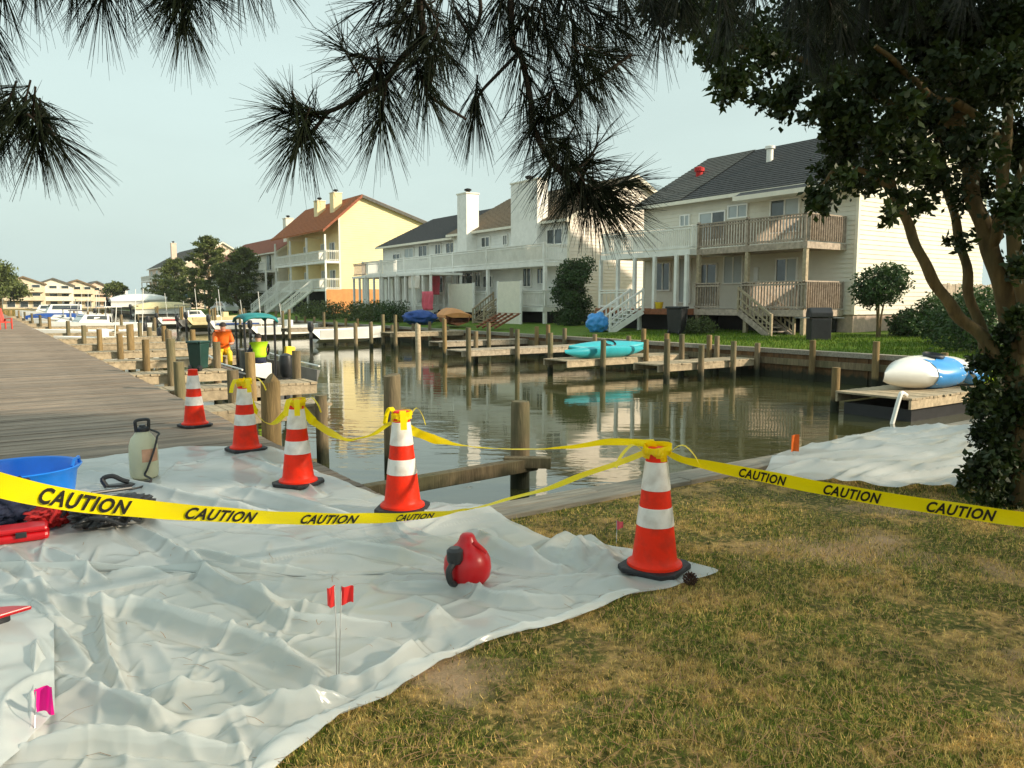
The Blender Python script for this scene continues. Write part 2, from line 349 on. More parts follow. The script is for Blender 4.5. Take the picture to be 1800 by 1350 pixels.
def catmull(pts, n):
    pts = [Vector(p) for p in pts]; Q = [pts[0] * 2 - pts[1]] + pts + [pts[-1] * 2 - pts[-2]]; out = []
    for i in range(1, len(Q) - 2):
        p0, p1, p2, p3 = Q[i - 1:i + 3]
        for k in range(n):
            t = k / n; out.append(.5 * ((2 * p1) + (p2 - p0) * t + (2 * p0 - 5 * p1 + 4 * p2 - p3) * t * t + (3 * p1 - p0 - 3 * p2 + p3) * t ** 3))
    out.append(pts[-1].copy()); return out
def interp(x, xs, ys): return float(np.interp(x, xs, ys))
def leaves(name, clumps, n, size, mat, parent, aspect=.5, shell=.55, droop=0, kind='stuff'):
    """leaf-sized bent faces spread through ellipsoid clumps [(centre, (rx,ry,rz), weight)]"""
    w = np.array([c[2] if len(c) > 2 else c[1][0] * c[1][1] for c in clumps], float); w /= w.sum()
    idx = RNG.choice(len(clumps), n, p=w)
    C = np.array([list(c[0]) for c in clumps])[idx]; Rr = np.array([list(c[1]) for c in clumps])[idx]
    d = RNG.normal(size=(n, 3)); d /= np.linalg.norm(d, axis=1)[:, None]
    rad = shell + (1 - shell) * RNG.random(n) ** .7; rad *= np.where(RNG.random(n) < .25, RNG.random(n), 1)
    wob = 1 + .28 * np.sin(d[:, 0] * 5 + C[:, 1] * 3) * np.cos(d[:, 2] * 6 + C[:, 0] * 2)
    p = C + d * Rr * (rad * wob)[:, None]
    a = RNG.normal(size=(n, 3)); a[:, 2] -= droop; a /= np.linalg.norm(a, axis=1)[:, None]
    b = np.cross(a, RNG.normal(size=(n, 3))); b /= np.linalg.norm(b, axis=1)[:, None]; c = np.cross(a, b)
    s = size * (.6 + .8 * RNG.random(n))[:, None]; wv = b * s * aspect * .5
    V = np.stack([p, p + a * s * .5 + wv + c * s * .08, p + a * s, p + a * s * .5 - wv + c * s * .08], 1).reshape(-1, 3)
    Fq = np.arange(4 * n).reshape(n, 4)
    return np_mesh(name, V, Fq, mat, parent, kind)
# ------------------------------------------------------------------ the setting
WZ, EDGE, END, FARB, FAREND = -.9, 2.57, 4.6, 21.4, 168.0
def struct(name, mb, mat, label=None): return tag(mb.build(name, mat), label, None, None, 'structure')
g = MB(); g.add([(-90, -60, 0), (21.7, -60, 0), (21.7, 4.45, 0), (-90, 4.45, 0)], [(0, 1, 2, 3)]); struct('lawn', g, m_lawn)
g = MB(); g.add([(-90, 4.45, -.02), (-.5, 4.45, -.02), (-.5, FAREND, -.02), (-90, FAREND, -.02)], [(0, 1, 2, 3)])
g.add([(-.5, 4.45, -.14), (2.46, 4.45, -.14), (2.46, FAREND, -.14), (-.5, FAREND, -.14)], [(0, 1, 2, 3)]); struct('ground', g, m_lawn)
xs = [21.62, 23, 26, 30, 36, 50, 160]; zs = [-.03, .02, .10, .22, .3, .35, .4]; g = MB()
for i in range(len(xs) - 1):
    g.add([(xs[i], -60, zs[i]), (xs[i + 1], -60, zs[i + 1]), (xs[i + 1], FAREND, zs[i + 1]), (xs[i], FAREND, zs[i])], [(0, 1, 2, 3)])
struct('far_bank', g, m_lawnf)
def bankz(x): return interp(x, xs, zs)
g = MB(); g.add([(-900, FAREND, .02), (900, FAREND, .02), (900, 1500, .02), (-900, 1500, .02)], [(0, 1, 2, 3)])
g.add([(-900, FAREND, .02), (900, FAREND, .02), (900, FAREND, -1.4), (-900, FAREND, -1.4)], [(0, 1, 2, 3)]); struct('far_shore', g, m_lawn)
g = MB(); g.add([(2.3, 4.4, WZ), (21.8, 4.4, WZ), (21.8, FAREND + .5, WZ), (2.3, FAREND + .5, WZ)], [(0, 1, 2, 3)]); struct('canal_water', g, m_water)

# boardwalk: planks laid across, edged by a stringer
bw = bpy.data.objects.new('boardwalk', None); COL.objects.link(bw); bw['kind'] = 'structure'
pm = []
for k in range(5):
    b = MB(); x0 = -.5 - .02 * random.random(); x1 = EDGE + .02 * random.random(); b.box((x0, -.067, -.055), (x1, .067, 0))
    o = b.build('plank', m_deck, None, local=True, bevel=0); pm.append(o.data); bpy.data.objects.remove(o)
y = END + .12
for i in range(300):
    o = bpy.data.objects.new('plank', random.choice(pm)); COL.objects.link(o); o.parent = bw
    o.location = (random.uniform(-.012, .012), y, .012 + random.uniform(-.004, .004)); o.rotation_euler = (random.uniform(-.02, .02), random.uniform(-.0015, .0015), random.uniform(-.003, .003)); y += .142
b = MB()
while y < FAREND:
    z = .012 + random.uniform(-.004, .004); b.box((-.5, y - .067, -.04), (EDGE + random.uniform(-.02, .02), y + .067, z)); y += .142
b.build('planking', m_deck, bw, kind='stuff')
MB().box((EDGE - .12, END, -.30), (EDGE - .05, FAREND, -.058)).build('stringer', m_cap, bw)
b = MB().box((EDGE - .18, END, -1.5), (EDGE - .125, FAREND, -.10)); b.build('retaining_wall', m_bulk, bw)

# the canal's end: capped timber bulkhead under the lawn's edge
bk = thing('bulkhead', 'grey capped timber bulkhead along the lawn edge in front of the water', 'bulkhead', (EDGE, END, 0))
MB().box((EDGE - .1, END - .05, -1.5), (FARB, END + .02, -.06)).build('sheet_wall', m_bulk, bk)
x = EDGE - .1; i = 0
while x < FARB - .3:
    w = 2.44
    MB().box((x + .006, END - .17, -.05), (min(x + w, FARB), END - .012, .035 + .006 * (i % 2))).build('cap_board', m_cap, bk, bevel=.006)
    MB().box((x - .9 + .006 if x > 3 else x, END - .008, -.05), (min(x + w - .9, FARB), END + .15, .038 - .006 * (i % 2))).build('cap_board', m_cap, bk, bevel=.006)
    x += w; i += 1
for x in np.arange(3.2, 21, 2.2):
    MB().tube([(x, END + .28, -1.5), (x, END + .28, -.06)], .11, 9).build('piling', m_pile, bk)

# far bulkhead, planks one by one where they can be told apart
fb = thing('bulkhead', 'long brown plank bulkhead along the far bank below the houses', 'bulkhead', (FARB, END, 0))
pl = []
for k in range(4):
    b = MB().box((-.03 - .01 * k, -.118, -1.3), (.05, .118, -.10)); o = b.build('plank', m_bulk, None, local=True); pl.append(o.data); bpy.data.objects.remove(o)
y = END + .1
while y < 41:
    o = bpy.data.objects.new('plank', random.choice(pl)); COL.objects.link(o); o.parent = fb; o.location = (random.uniform(-.01, .01), y - END, random.uniform(-.02, .0)); y += .242
b = MB()
while y < FAREND:
    q = random.uniform(-.03, .01); b.box((FARB + q, y, -1.3), (FARB + .06, y + .236, -.10)); y += .242
b.build('planking', m_bulk, fb, kind='stuff')
y = END
while y < FAREND:
    L = 4.9; MB().box((FARB - .10, y + .01, -.11), (FARB + .24, min(y + L, FAREND), .03)).build('cap_board', m_cap, fb); y += L
y = END
while y < FAREND:
    MB().box((FARB - .15, y + .01, -.46), (FARB - .045, min(y + 5.6, FAREND), -.26)).build('wale', m_pile, fb); y += 5.6
for y in [6.0, 8.2, 10.3] + list(np.arange(12.2, 62, 2.05)):
    h = .18 + .25 * random.random()
    MB().tube([(FARB - .29, y, -1.5), (FARB - .29 + random.uniform(-.02, .02), y, h)], [.105, .095], 10).build('piling', m_piley if random.random() < .4 else m_pile, fb, smooth=True)

# ------------------------------------------------------------------ finger piers and pilings
def pier(label, y, x0, x1, w=1.0, z=-.1, mat=m_woodtan, piles=(), planks=True, name='finger_pier', group=None, sub=.18):
    p = thing(name, label, 'pier', (x0, y, z), 0, group)
    lo, hi = min(x0, x1), max(x0, x1)
    near = 0.823 * y + .568 * x0 < 24
    if planks:
        x = lo + .07; b = MB(); bd = MB().box((-.066, -w / 2, -.04), (.066, w / 2, 0)); me = None
        while x < hi:
            q = random.uniform(-.02, .02)
            if near:
                if me is None:
                    o = bd.build('plank', mat, None, local=True); me = o.data; bpy.data.objects.remove(o)
                o = bpy.data.objects.new('plank', me); COL.objects.link(o); o.parent = p; o.location = (x - x0, q, random.uniform(-.006, .004))
            else: b.box((x - .066, y - w / 2 + q, z - .04), (x + .066, y + w / 2 + q, z + random.uniform(-.005, .005)))
            x += .142
        if not near: b.build('decking', mat, p, kind='stuff')
    for s in (-1, 1):
        MB().box((lo, y + s * (w / 2 - .06), z - .045 - sub), (hi, y + s * (w / 2 - .01), z - .046)).build('stringer', mat, p)
    for (px, s, top) in piles:
        yy = y + s * (w / 2 + .13)
        MB().tube([(px, yy, -1.5), (px + random.uniform(-.03, .03), yy, top)], [.10, .09], 10).build('piling', random.choice((m_pile, m_piley, m_pile)), p, smooth=True)
    return p
def piling(label, x, y, top, r=.115, mat=None, group=None):
    o = MB().tube([(x, y, -1.6), (x + random.uniform(-.03, .03), y, top - .02), (x + random.uniform(-.02, .02), y, top)], [r * 1.06, r, r * .9], 12).build('mooring_piling', mat or m_pile, None, smooth=True)
    return tag(o, label, 'piling', group)
# on the boardwalk side
fr = thing('slip_frame', 'bare grey timber slip beam with a piling, no decking, nearest the plastic sheet', 'pier', (EDGE, 7.9, -.6))
MB().bar((EDGE - .05, 7.75, -.56), (5.9, 8.03, -.56), .15, .17).build('beam', m_pile, fr, bevel=.01)
MB().bar((5.5, 8.16, -.52), (5.98, 7.78, -.52), .14, .14).build('cross_beam', m_pile, fr, bevel=.01)
MB().tube([(5.78, 8.2, -1.6), (5.79, 8.2, .21), (5.79, 8.2, .25)], [.135, .125, .115], 14).build('piling', m_pile, fr, smooth=True)
piling('tall grey piling standing in the water behind the fourth cone from the boardwalk', 4.75, 9.9, .52, .12)
piling('greenish piling against the boardwalk edge between the second and third cones', EDGE + .22, G(487, 700, .4).y if False else 9.15, .62, .115, m_piley)
pier('short pale finger pier behind the two farther cones', 11.7, EDGE, 4.35, .8, .0, m_woodtan, [(4.2, -1, .14), (3.2, 1, .5)])
pier('finger pier carrying the dark green bin', 15.0, EDGE, 5.4, .8, -.02, m_woodtan, [(4.1, -1, .62), (5.3, 1, .55), (2.85, -1, .5)])
pier('finger pier beside the canopy skiff, next beyond the green bin', 18.6, EDGE, 4.7, .8, -.02, m_woodtan, [(3.4, -1, .75), (4.6, 1, .6)])
for i, y in enumerate((23.0, 27.5, 32.5, 38.0)):
    pier(['fifth finger pier along the boardwalk, with yellowish pilings', 'sixth finger pier along the boardwalk, farther than the canopy skiff', 'seventh finger pier out from the boardwalk toward the white boats', 'eighth finger pier along the boardwalk, before the white boats begin'][i], y, EDGE, 6.2 + .3 * i, .8, -.02, m_woodtan, [(3.6, -1, .55), (6.0, 1, .6)])
for i, y in enumerate((45, 57, 66, 76, 88, 102)):
    pier(['far finger pier just before the long low white boat', 'far finger pier between the long white boat and the cuddy cabin boat', 'far finger pier between the cuddy cabin boat and the small runabout', 'far finger pier just beyond the small white runabout', 'far finger pier just before the first distant cruiser', 'far finger pier between the two distant cruisers'][i], y, EDGE, 8, .8, -.02, m_woodtan, [(3.6, -1, .6), (7.8, 1, .7)], group='far finger piers by the boardwalk')
# on the far side
pier('weathered finger pier with two pale pilings in front of the wooden stairs', 16.9, 16.6, FARB - .1, 1.1, -.32, m_woodtan, [(16.8, -1, .45), (18.3, -1, .22), (19.8, -1, .3), (18.9, 1, .5), (20.6, 1, .4)])
pier('finger pier carrying the turquoise kayaks', 20.1, 15.6, FARB - .1, 1.3, -.35, m_woodtan, [(17.0, -1, .3), (19.0, -1, .25), (16.0, 1, .5), (20.4, 1, .55)])
pier('finger pier left of the turquoise kayaks with stacked grey timber', 25.0, 14.6, FARB - .1, 1.2, -.25, m_wood, [(14.8, -1, .6), (17.0, -1, .5), (19.6, 1, .6), (16.0, 1, .4)])
pier('narrow finger pier in front of the white townhouse stair panel', 30.0, 16.5, FARB - .1, 1.0, -.2, m_wood, [(16.7, -1, .8), (19.0, -1, .6)])
pier('far bank finger pier below the pink towels', 36.0, 17.0, FARB - .1, 1.2, .0, m_woodtan, [(17.2, -1, .9), (20, -1, .7), (17.2, 1, .9)])
for i, y in enumerate((46.5, 56, 64, 76, 88, 100)):
    pier(['far bank finger pier just beyond the white skiff', 'far bank finger pier in front of the white porch frames', 'far bank finger pier just before the pale cream open boat', 'far bank finger pier between the cream open boat and the white runabout', 'far bank finger pier just beyond the white runabout', 'far bank finger pier beneath the cream covered boat'][i], y, 15.2, FARB - .1, 1.1, -.05, m_wood, [(15.3, -1, 1.1), (18, 1, .9), (15.4, 1, 1.0)], group='distant far bank finger piers')
fd = pier('low grey floating dock under the white and blue hull', 8.95, 15.4, FARB - .1, 1.7, -.40, m_woodtan, [(19.0, -1, .45), (15.6, 1, .1)], name='floating_dock')
for k in range(2): MB().box((15.6 + 3 * k, 8.2, -1.0), (18.2 + 3 * k, 9.7, -.65)).build('float', m_black, fd)
ld = thing('dock_pole', 'white bent pole at the outer end of the floating dock', 'pole', (15.35, 8.5, -.4))
for dy in (0,): MB().tube(catmull([(15.55, 8.3 + dy, -.36), (15.38, 8.3 + dy, -.30), (15.28, 8.3 + dy, -.42), (15.05, 8.3 + dy, -.95)], 5), .045, 8).build('pole', m_whitep, ld, smooth=True)
for zz in (): MB().tube([(15.24 + (zz + .5) * .4, 8.3, zz), (15.24 + (zz + .5) * .4, 8.65, zz)], .018, 6).build('rung', m_whitep, ld)
for i, (u, v, x) in enumerate([(228, 570, 4.0), (297, 580, 5.2), (205, 572, 6.6), (262, 575, 6.4), (175, 578, 5.4), (150, 575, 4.6)]):
    yy = F(u, v, x)[0]; piling(['yellowish mooring piling left of the nearest cone-side piers', 'slim mooring piling left of the green bin', 'distant mooring piling near the long white boat', 'distant pale mooring piling beside the cream covered boat', 'small distant piling in front of the long white boat', 'farthest small piling close to the boardwalk edge'][i], x, yy, F(u, v, x)[1], .11, m_piley if i % 2 == 0 else m_pile)
for i, (u, v, x) in enumerate([(735, 570, 17.5), (625, 568, 15.5), (652, 566, 17), (590, 565, 15), (690, 572, 18)]):
    yy, zz = F(u, v, x); piling(['stout pale mooring piling below the blue tarp', 'mooring piling at the stern of the white skiff', 'mooring piling between the white skiff and the pale piling', 'thin far mooring piling behind the canopy skiff', 'mooring piling just left of the stout pale one'][i], x, yy, zz, .13 if i == 0 else .10, m_woodtan if i == 0 else m_pile)
# ------------------------------------------------------------------ houses (local frame = world frame; x away from the canal, y along it)
def shell(root, y0, y1, x0, x1, zb, ze, xr, zr, zeb, wall, roofm, trim=m_trim, oh=.35, ohf=.45, found=m_brick, step=.2, near_gable=True, rstep=.3):
    ins = .03
    MB().prism([(x0 + ins, zb), (x1 - ins, zb), (x1 - ins, zeb), (xr, zr - ins), (x0 + ins, ze)], 'y', y0 + ins, y1 - ins).build('inner_wall', wall, root)
    MB().box((x0 + .06, y0 + .06, -.3), (x1 - .06, y1 - .06, zb + .01)).build('foundation', found, root)
    # clapboards: front
    MB().courses((x0, y0, zb), (0, 1, 0), (0, 0, 1), (-1, 0, 0), ze - zb, step, .03, lambda h: 0, lambda h: y1 - y0).build('front_siding', wall, root, kind='stuff')
    def fl(h):
        z = zb + h; return 0 if z <= ze else (z - ze) / (zr - ze) * (xr - x0)
    def fr(h):
        z = zb + h; return x1 - x0 if z <= zeb else (x1 - x0) - (z - zeb) / (zr - zeb) * (x1 - xr)
    if near_gable:
        MB().courses((x0, y0, zb), (1, 0, 0), (0, 0, 1), (0, -1, 0), zr - zb, step, .03, fl, fr).build('gable_siding', wall, root, kind='stuff')
    MB().box((x0 - .05, y0 - .05, zb), (x0 + .10, y0 + .08, ze)).build('corner_board', trim, root)
    MB().box((x0 - .05, y1 - .08, zb), (x0 + .10, y1 + .05, ze)).build('corner_board', trim, root)
    # roof: two slopes with shingle courses on a slab
    sf = (zr - ze) / (xr - x0); sb = (zr - zeb) / (x1 - xr); th = .14
    xf = x0 - ohf; zf = ze - ohf * sf; xb = x1 + .3; zbk = zeb - .3 * sb; ya, yb = y0 - oh, y1 + oh
    rf = MB().prism([(xf, zf), (xr, zr), (xb, zbk), (xb, zbk + th), (xr, zr + th), (xf, zf + th)], 'y', ya, yb).build('roof', roofm, root)
    Lf = math.hypot(xr - xf, zr - zf); Lb = math.hypot(xb - xr, zr - zbk)
    uf = Vector((xr - xf, 0, zr - zf)) / Lf; nf = Vector((-uf.z, 0, uf.x)); ub = Vector((xr - xb, 0, zr - zbk)) / Lb; nb = Vector((-ub.z, 0, ub.x)); nb = nb if nb.z > 0 else -nb
    MB().courses(Vector((xf, ya, zf + th)), (0, 1, 0), uf, nf, Lf, rstep, .035, lambda h: 0, lambda h: yb - ya).courses(Vector((xb, ya, zbk + th)), (0, 1, 0), ub, nb, Lb, rstep, .035, lambda h: 0, lambda h: yb - ya).build('shingles', roofm, rf, kind='stuff')
    MB().box((xf - .10, ya - .01, zf - .06), (xf + .02, yb + .01, zf + th - .03)).build('gutter', trim, root)
    for a, c in (((xf, zf), (xr, zr)), ((xr, zr), (xb, zbk))):
        MB().prism([(a[0], a[1] - .16), (c[0], c[1] - .16), (c[0], c[1] + th - .02), (a[0], a[1] + th - .02)], 'y', ya - .045, ya - .003).build('rake_board', trim, root)
    return rf
def window(root, x, y0, y1, z0, z1, mull=(.5,), pane=m_glass, frame=m_whitep, name='window', hbar=False):
    b = MB(); f = .07; xa = x - .09
    b.box((xa, y0, z0), (x + .02, y0 + f, z1)).box((xa, y1 - f, z0), (x + .02, y1, z1)).box((xa, y0 + f, z0), (x + .02, y1 - f, z0 + f)).box((xa, y0 + f, z1 - f), (x + .02, y1 - f, z1))
    for m in mull:
        c = y0 + (y1 - y0) * m; b.box((xa + .012, c - .035, z0 + f), (x + .02, c + .035, z1 - f))
    if hbar: c = (z0 + z1) / 2; b.box((xa + .016, y0 + f, c - .03), (x + .02, y1 - f, c + .03))
    w = b.build(name, frame, root)
    ms = [0] + list(mull) + [1]
    for i in range(len(ms) - 1):
        a = y0 + (y1 - y0) * ms[i] + .03; c = y0 + (y1 - y0) * ms[i + 1] - .03
        MB().box((x - .045, a, z0 + .03), (x - .03, c, z1 - .03)).build('pane', pane if not isinstance(pane, (list, tuple)) else pane[i % len(pane)], w)
    return w
def railing(root, p, q, z, h, mat, sp=.13, wd=.09, name='railing'):
    p = Vector((p[0], p[1], z)); q = Vector((q[0], q[1], z)); L = (q - p).length; d = (q - p) / L; b = MB()
    b.bar(p + Vector((0, 0, h)), q + Vector((0, 0, h)), .12, .05); b.bar(p + Vector((0, 0, h - .12)), q + Vector((0, 0, h - .12)), .045, .08); b.bar(p + Vector((0, 0, .12)), q + Vector((0, 0, .12)), .045, .08)
    n = max(1, int(L / sp)); pr = d.cross(Vector((0, 0, 1))) * .045
    for i in range(n):
        c = p + d * (L * (i + .5) / n) + pr; jz = random.uniform(-.01, .01)
        b.bar(c + Vector((0, 0, .06)), c + Vector((0, 0, h - .03 + jz)), wd, .022, up=d)
    return b.build(name, mat, root, kind='stuff')
def post(root, x, y, z0, z1, mat, w=.14, name='post'):
    return MB().box((x - w / 2, y - w / 2, z0), (x + w / 2, y + w / 2, z1)).build(name, mat, root)
def slab(root, a, b, mat, name, edge=None):
    o = MB().box(a, b).build(name, mat, root)
    if edge:
        x0, y0, z0 = a; x1, y1, z1 = b
        MB().box((x0 - .045, y0 - .04, z0 - .06), (x0 - .003, y1 + .04, z1 + .01)).build('fascia', edge, o)
        MB().box((x0, y0 - .045, z0 - .06), (x1, y0 - .003, z1 + .012)).build('fascia', edge, o)
    return o
def stairs(root, x0, y0, z0, dx, dy, n, rise, run, w, mat, rail=None, rh=.95):
    """flight going down from (x0,y0,z0) along (dx,dy); w across"""
    d = Vector((dx, dy, 0)).normalized(); s = Vector((-d.y, d.x, 0)); top = Vector((x0, y0, z0)); end = top + d * (run * n) - Vector((0, 0, rise * n))
    st = MB()
    for k in (0, 1): st.bar(top + s * w * k - Vector((0, 0, .12)), end + s * w * k - Vector((0, 0, .02)), .05, .26)
    o = st.build('stringer', mat, root)
    for i in range(n):
        c = top + d * (run * (i + .5)) + s * w / 2 - Vector((0, 0, rise * (i + .5)))
        MB().bar(c - s * w / 2, c + s * w / 2, run * .95, .045).build('tread', mat, root)
    if rail:
        for k in (0, 1):
            a = top + s * w * k; e = end + s * w * k; b = MB()
            up = Vector((0, 0, rh)); b.bar(a + up, e + up, .08, .10); b.bar(a + up * .55, e + up * .55, .045, .07); b.bar(a + up * .2, e + up * .2, .045, .07)
            b.bar(a - Vector((0, 0, .1)), a + up * 1.08, .10, .10); b.bar(e - Vector((0, 0, .05)), e + up * 1.06, .10, .10)
            for j in range(1, 8):
                c = a + (e - a) * j / 8; b.bar(c + up * .2, c + up, .03, .06)
            b.build('handrail', rail, root)
def chimney(root, x0, x1, y0, y1, z0, z1, mat, cap=m_dark, pipe=True):
    c = MB().box((x0, y0, z0), (x1, y1, z1)).build('chimney', mat, root)
    MB().box((x0 - .06, y0 - .06, z1 + .001), (x1 + .06, y1 + .06, z1 + .09)).build('chimney_cap', m_trim, c)
    if pipe:
        cx, cy = (x0 + x1) / 2, (y0 + y1) / 2
        MB().lathe([(.16, z1 + .09), (.16, z1 + .28), (.27, z1 + .30), (.27, z1 + .40), (.10, z1 + .46)], 12, (cx, cy, 0)).build('flue', cap, c)

# --- right hand townhouse with charcoal roof
H = thing('townhouse', 'cream townhouse with charcoal shingle roof and wooden balcony, nearest across the canal', 'house', (30.8, 18.9, 0))
X0, Y0, Y1 = 30.8, 18.9, 31.6; YM = 25.3
rf = shell(H, Y0, Y1, X0, 42.0, 1.0, 6.9, 36.3, 9.85, 6.9, m_cream, m_roofd, ohf=.5)
# gutter line steps forward over the near unit
MB().prism([(29.75, 6.35), (30.35, 6.62), (30.35, 6.78), (29.75, 6.50)], 'y', Y0 - .3, 24.6).build('eave_extension', m_roofd, rf)
MB().box((29.62, Y0 - .3, 6.27), (29.748, 24.6, 6.48)).build('gutter', m_trim, H)
MB().box((29.75, Y0 - .28, 6.28), (30.79, 24.58, 6.345)).build('soffit', m_trim, H)
for (u0, v0, u1, v1, pn, nm) in [(1353, 345, 1408, 412, [m_blind, m_glass], 'sliding_door'), (1229, 369, 1277, 425, [m_glass, m_blind], 'sliding_door'), (1280, 357, 1316, 386, m_blind, 'window'),
                                 (1196, 376, 1214, 400, m_blind, 'window'), (1363, 452, 1404, 508, [m_blind, m_glass], 'sliding_door'), (1272, 447, 1308, 500, m_blind, 'window'),
                                 (1225, 462, 1262, 536, m_glass, 'sliding_door'), (1193, 452, 1216, 533, m_blind, 'sliding_door'), (1326, 470, 1334, 505, m_glass, 'window'), (1152, 460, 1180, 512, m_glass, 'window')]:
    ya, z1 = F(u1, v0, X0 - .03); yb, z0 = F(u0, v1, X0 - .03)
    if v0 < 440: z0 = max(z0, 4.05)
    else: z0 = max(z0, 1.25)
    window(H, X0 - .03, ya, yb, z0, z1, (.5,), pn, m_whitep, nm)
MB().lathe([(.17, 7.6), (.17, 9.35), (.25, 9.37), (.25, 9.5), (.05, 9.56)], 14, (34.0, *[F(1353, 280, 34.0)[0]], 0)).build('flue', m_whitep, H, smooth=True)
MB().lathe([(.20, 7.6), (.20, 8.75), (.28, 8.78), (.28, 8.98), (.1, 9.05)], 12, (33.6, F(1229, 320, 33.6)[0], 0)).build('flue', m_redc, H)
sf_ = (9.85 - 6.9) / (36.3 - 30.8); xf_ = 30.3; zf_ = 6.9 - .5 * sf_; Lf_ = math.hypot(36.3 - xf_, 9.85 - zf_); uf_ = Vector((36.3 - xf_, 0, 9.85 - zf_)) / Lf_; nf_ = Vector((-uf_.z, 0, uf_.x))
MB().courses(Vector((xf_, 28.5, zf_ + .14)) + nf_ * .04, (0, 1, 0), uf_, nf_, Lf_, .3, .035, lambda h: 0, lambda h: 3.47).build('shingles', m_roofg, rf, kind='stuff')
XB = 28.05
slab(H, (XB, 19.4, 3.80), (30.75, YM - .02, 4.0), m_weath, 'balcony_floor', m_weath)
slab(H, (27.6, YM + .02, 3.80), (30.75, Y1, 4.0), m_whitep, 'balcony_floor', m_whitep)
railing(H, (XB, 19.4), (XB, YM), 4.0, 1.15, m_weath, .15, .11); railing(H, (XB, 19.4), (30.7, 19.4), 4.0, 1.15, m_weath, .15, .11)
railing(H, (27.6, YM + .05), (27.6, Y1), 4.0, 1.1, m_whitep, .13, .07); railing(H, (27.6, Y1), (30.7, Y1), 4.0, 1.1, m_whitep, .14, .07); railing(H, (27.6, YM + .02), (XB, YM + .02), 4.0, 1.1, m_whitep, .14, .07)
for yy in (19.48, 22.4, YM - .1): post(H, XB + .06, yy, -.2, 3.79, m_woodtan, .17)
for yy in (19.48, 22.4, YM - .1): post(H, XB, yy, 4.0, 5.25, m_weath, .12)
post(H, XB + .1, 19.5, 5.25, 6.5, m_woodtan, .12)
slab(H, (XB - .1, 19.4, 1.0), (30.75, YM - .02, 1.2), m_weath, 'deck_floor', m_weath)
railing(H, (XB - .1, 19.4), (30.7, 19.4), 1.2, 1.2, m_weath, .15, .11); railing(H, (XB - .1, 19.4), (XB - .1, 22.6), 1.2, 1.2, m_weath, .15, .11); railing(H, (XB - .1, 23.8), (XB - .1, YM), 1.2, 1.2, m_weath, .15, .11)
stairs(H, XB - .15, 22.65, 1.2, -.35, -1, 7, .165, .36, 1.1, m_weath, m_woodtan)
slab(H, (27.3, YM + .02, 1.0), (30.75, Y1, 1.2), m_redwood, 'deck_floor', m_redwood)
for yy in (31.55, 30.2, 28.95, 27.55, 26.1, YM + .15): post(H, 27.55, yy, 1.2, 3.79, m_whitep, .16)
for yy in (31.5, 28.5, YM + .15): post(H, 27.5, yy, -.2, .99, m_whitep, .16)
railing(H, (27.5, 28.95), (27.5, Y1 - .05), 1.2, .95, m_whitep, .3, .05)
stairs(H, 27.3, 29.0, 1.2, -1, .25, 6, .19, .3, 1.3, m_whitep, m_whitep)
MB().box((28.2, YM + .2, .0), (30.7, Y1 - .1, .98)).build('under_deck_block', m_dark, H)  # solid near-black blocks filling the space below both decks
MB().box((29.6, 19.6, .0), (30.7, YM - .1, .98)).build('under_deck_block', m_dark, H)

# --- white townhouse row with brown and dark roofs
H2 = thing('townhouse', 'long white townhouse row with two tall boxed chimneys, behind the hanging pine branch', 'house', (30.8, 38.4, 0))
Y0, Y1 = 38.4, 66.0
shell(H2, Y0, 52.6, X0, 42.0, 1.0, 6.85, 36.3, 9.8, 6.85, m_pinkw, m_roofb, ohf=.45, step=.22)
shell(H2, 52.64, Y1, X0 + .3, 42.2, 1.0, 6.7, 36.5, 9.3, 6.7, m_greyw, m_roofd, ohf=.6, near_gable=False, step=.22)
MB().courses((X0 - .035, Y0 + .1, 1.0), (0, 1, 0), (0, 0, 1), (-1, 0, 0), 5.8, .22, .03, lambda h: 0, lambda h: 14.05).build('front_siding', m_greyw, H2, kind='stuff')
for (u0, u1, ztop, xx) in ((898, 944, 9.4, 30.05), (804, 820, 9.45, 29.85)):
    ya = F(u1, 400, xx)[0]; yb = F(u0, 400, xx)[0]; chimney(H2, xx, X0 + .12, ya, yb, 4.0, ztop, m_whitep)
XC = 28.95
slab(H2, (XC, Y0, 3.82), (30.75, Y1, 4.0), m_whitep, 'balcony_floor', m_whitep)
railing(H2, (XC, Y0), (XC, 53.0), 4.0, 1.15, m_whitep, .16, .11); railing(H2, (XC, 53.0), (XC, Y1), 4.0, 1.1, m_whitep, .16, .06); railing(H2, (XC, Y0), (30.7, Y0), 4.0, 1.1, m_whitep, .14, .07)
for yy in (Y0 + .08, 45.0, 49.6, 53.0, 57.5, 62, 65.9):
    post(H2, XC + .08, yy, -.2, 3.81, m_whitep, .2); post(H2, XC, yy, 4.0, 5.2, m_whitep, .13)
slab(H2, (XC - .1, Y0, 1.0), (30.75, Y1, 1.2), m_whitep, 'deck_floor', m_whitep)
railing(H2, (XC - .1, Y0), (XC - .1, 43.0), 1.2, 1.05, m_whitep, .16, .08); railing(H2, (XC - .1, 45.0), (XC - .1, 52.5), 1.2, 1.05, m_whitep, .16, .08); railing(H2, (XC - .1, Y0), (30.7, Y0), 1.2, 1.05, m_whitep, .16, .08)
MB().box((29.6, Y0 + .2, 0), (30.7, Y1, .98)).build('under_deck_block', m_dark, H2)  # solid near-black block below the deck, set back from its edge
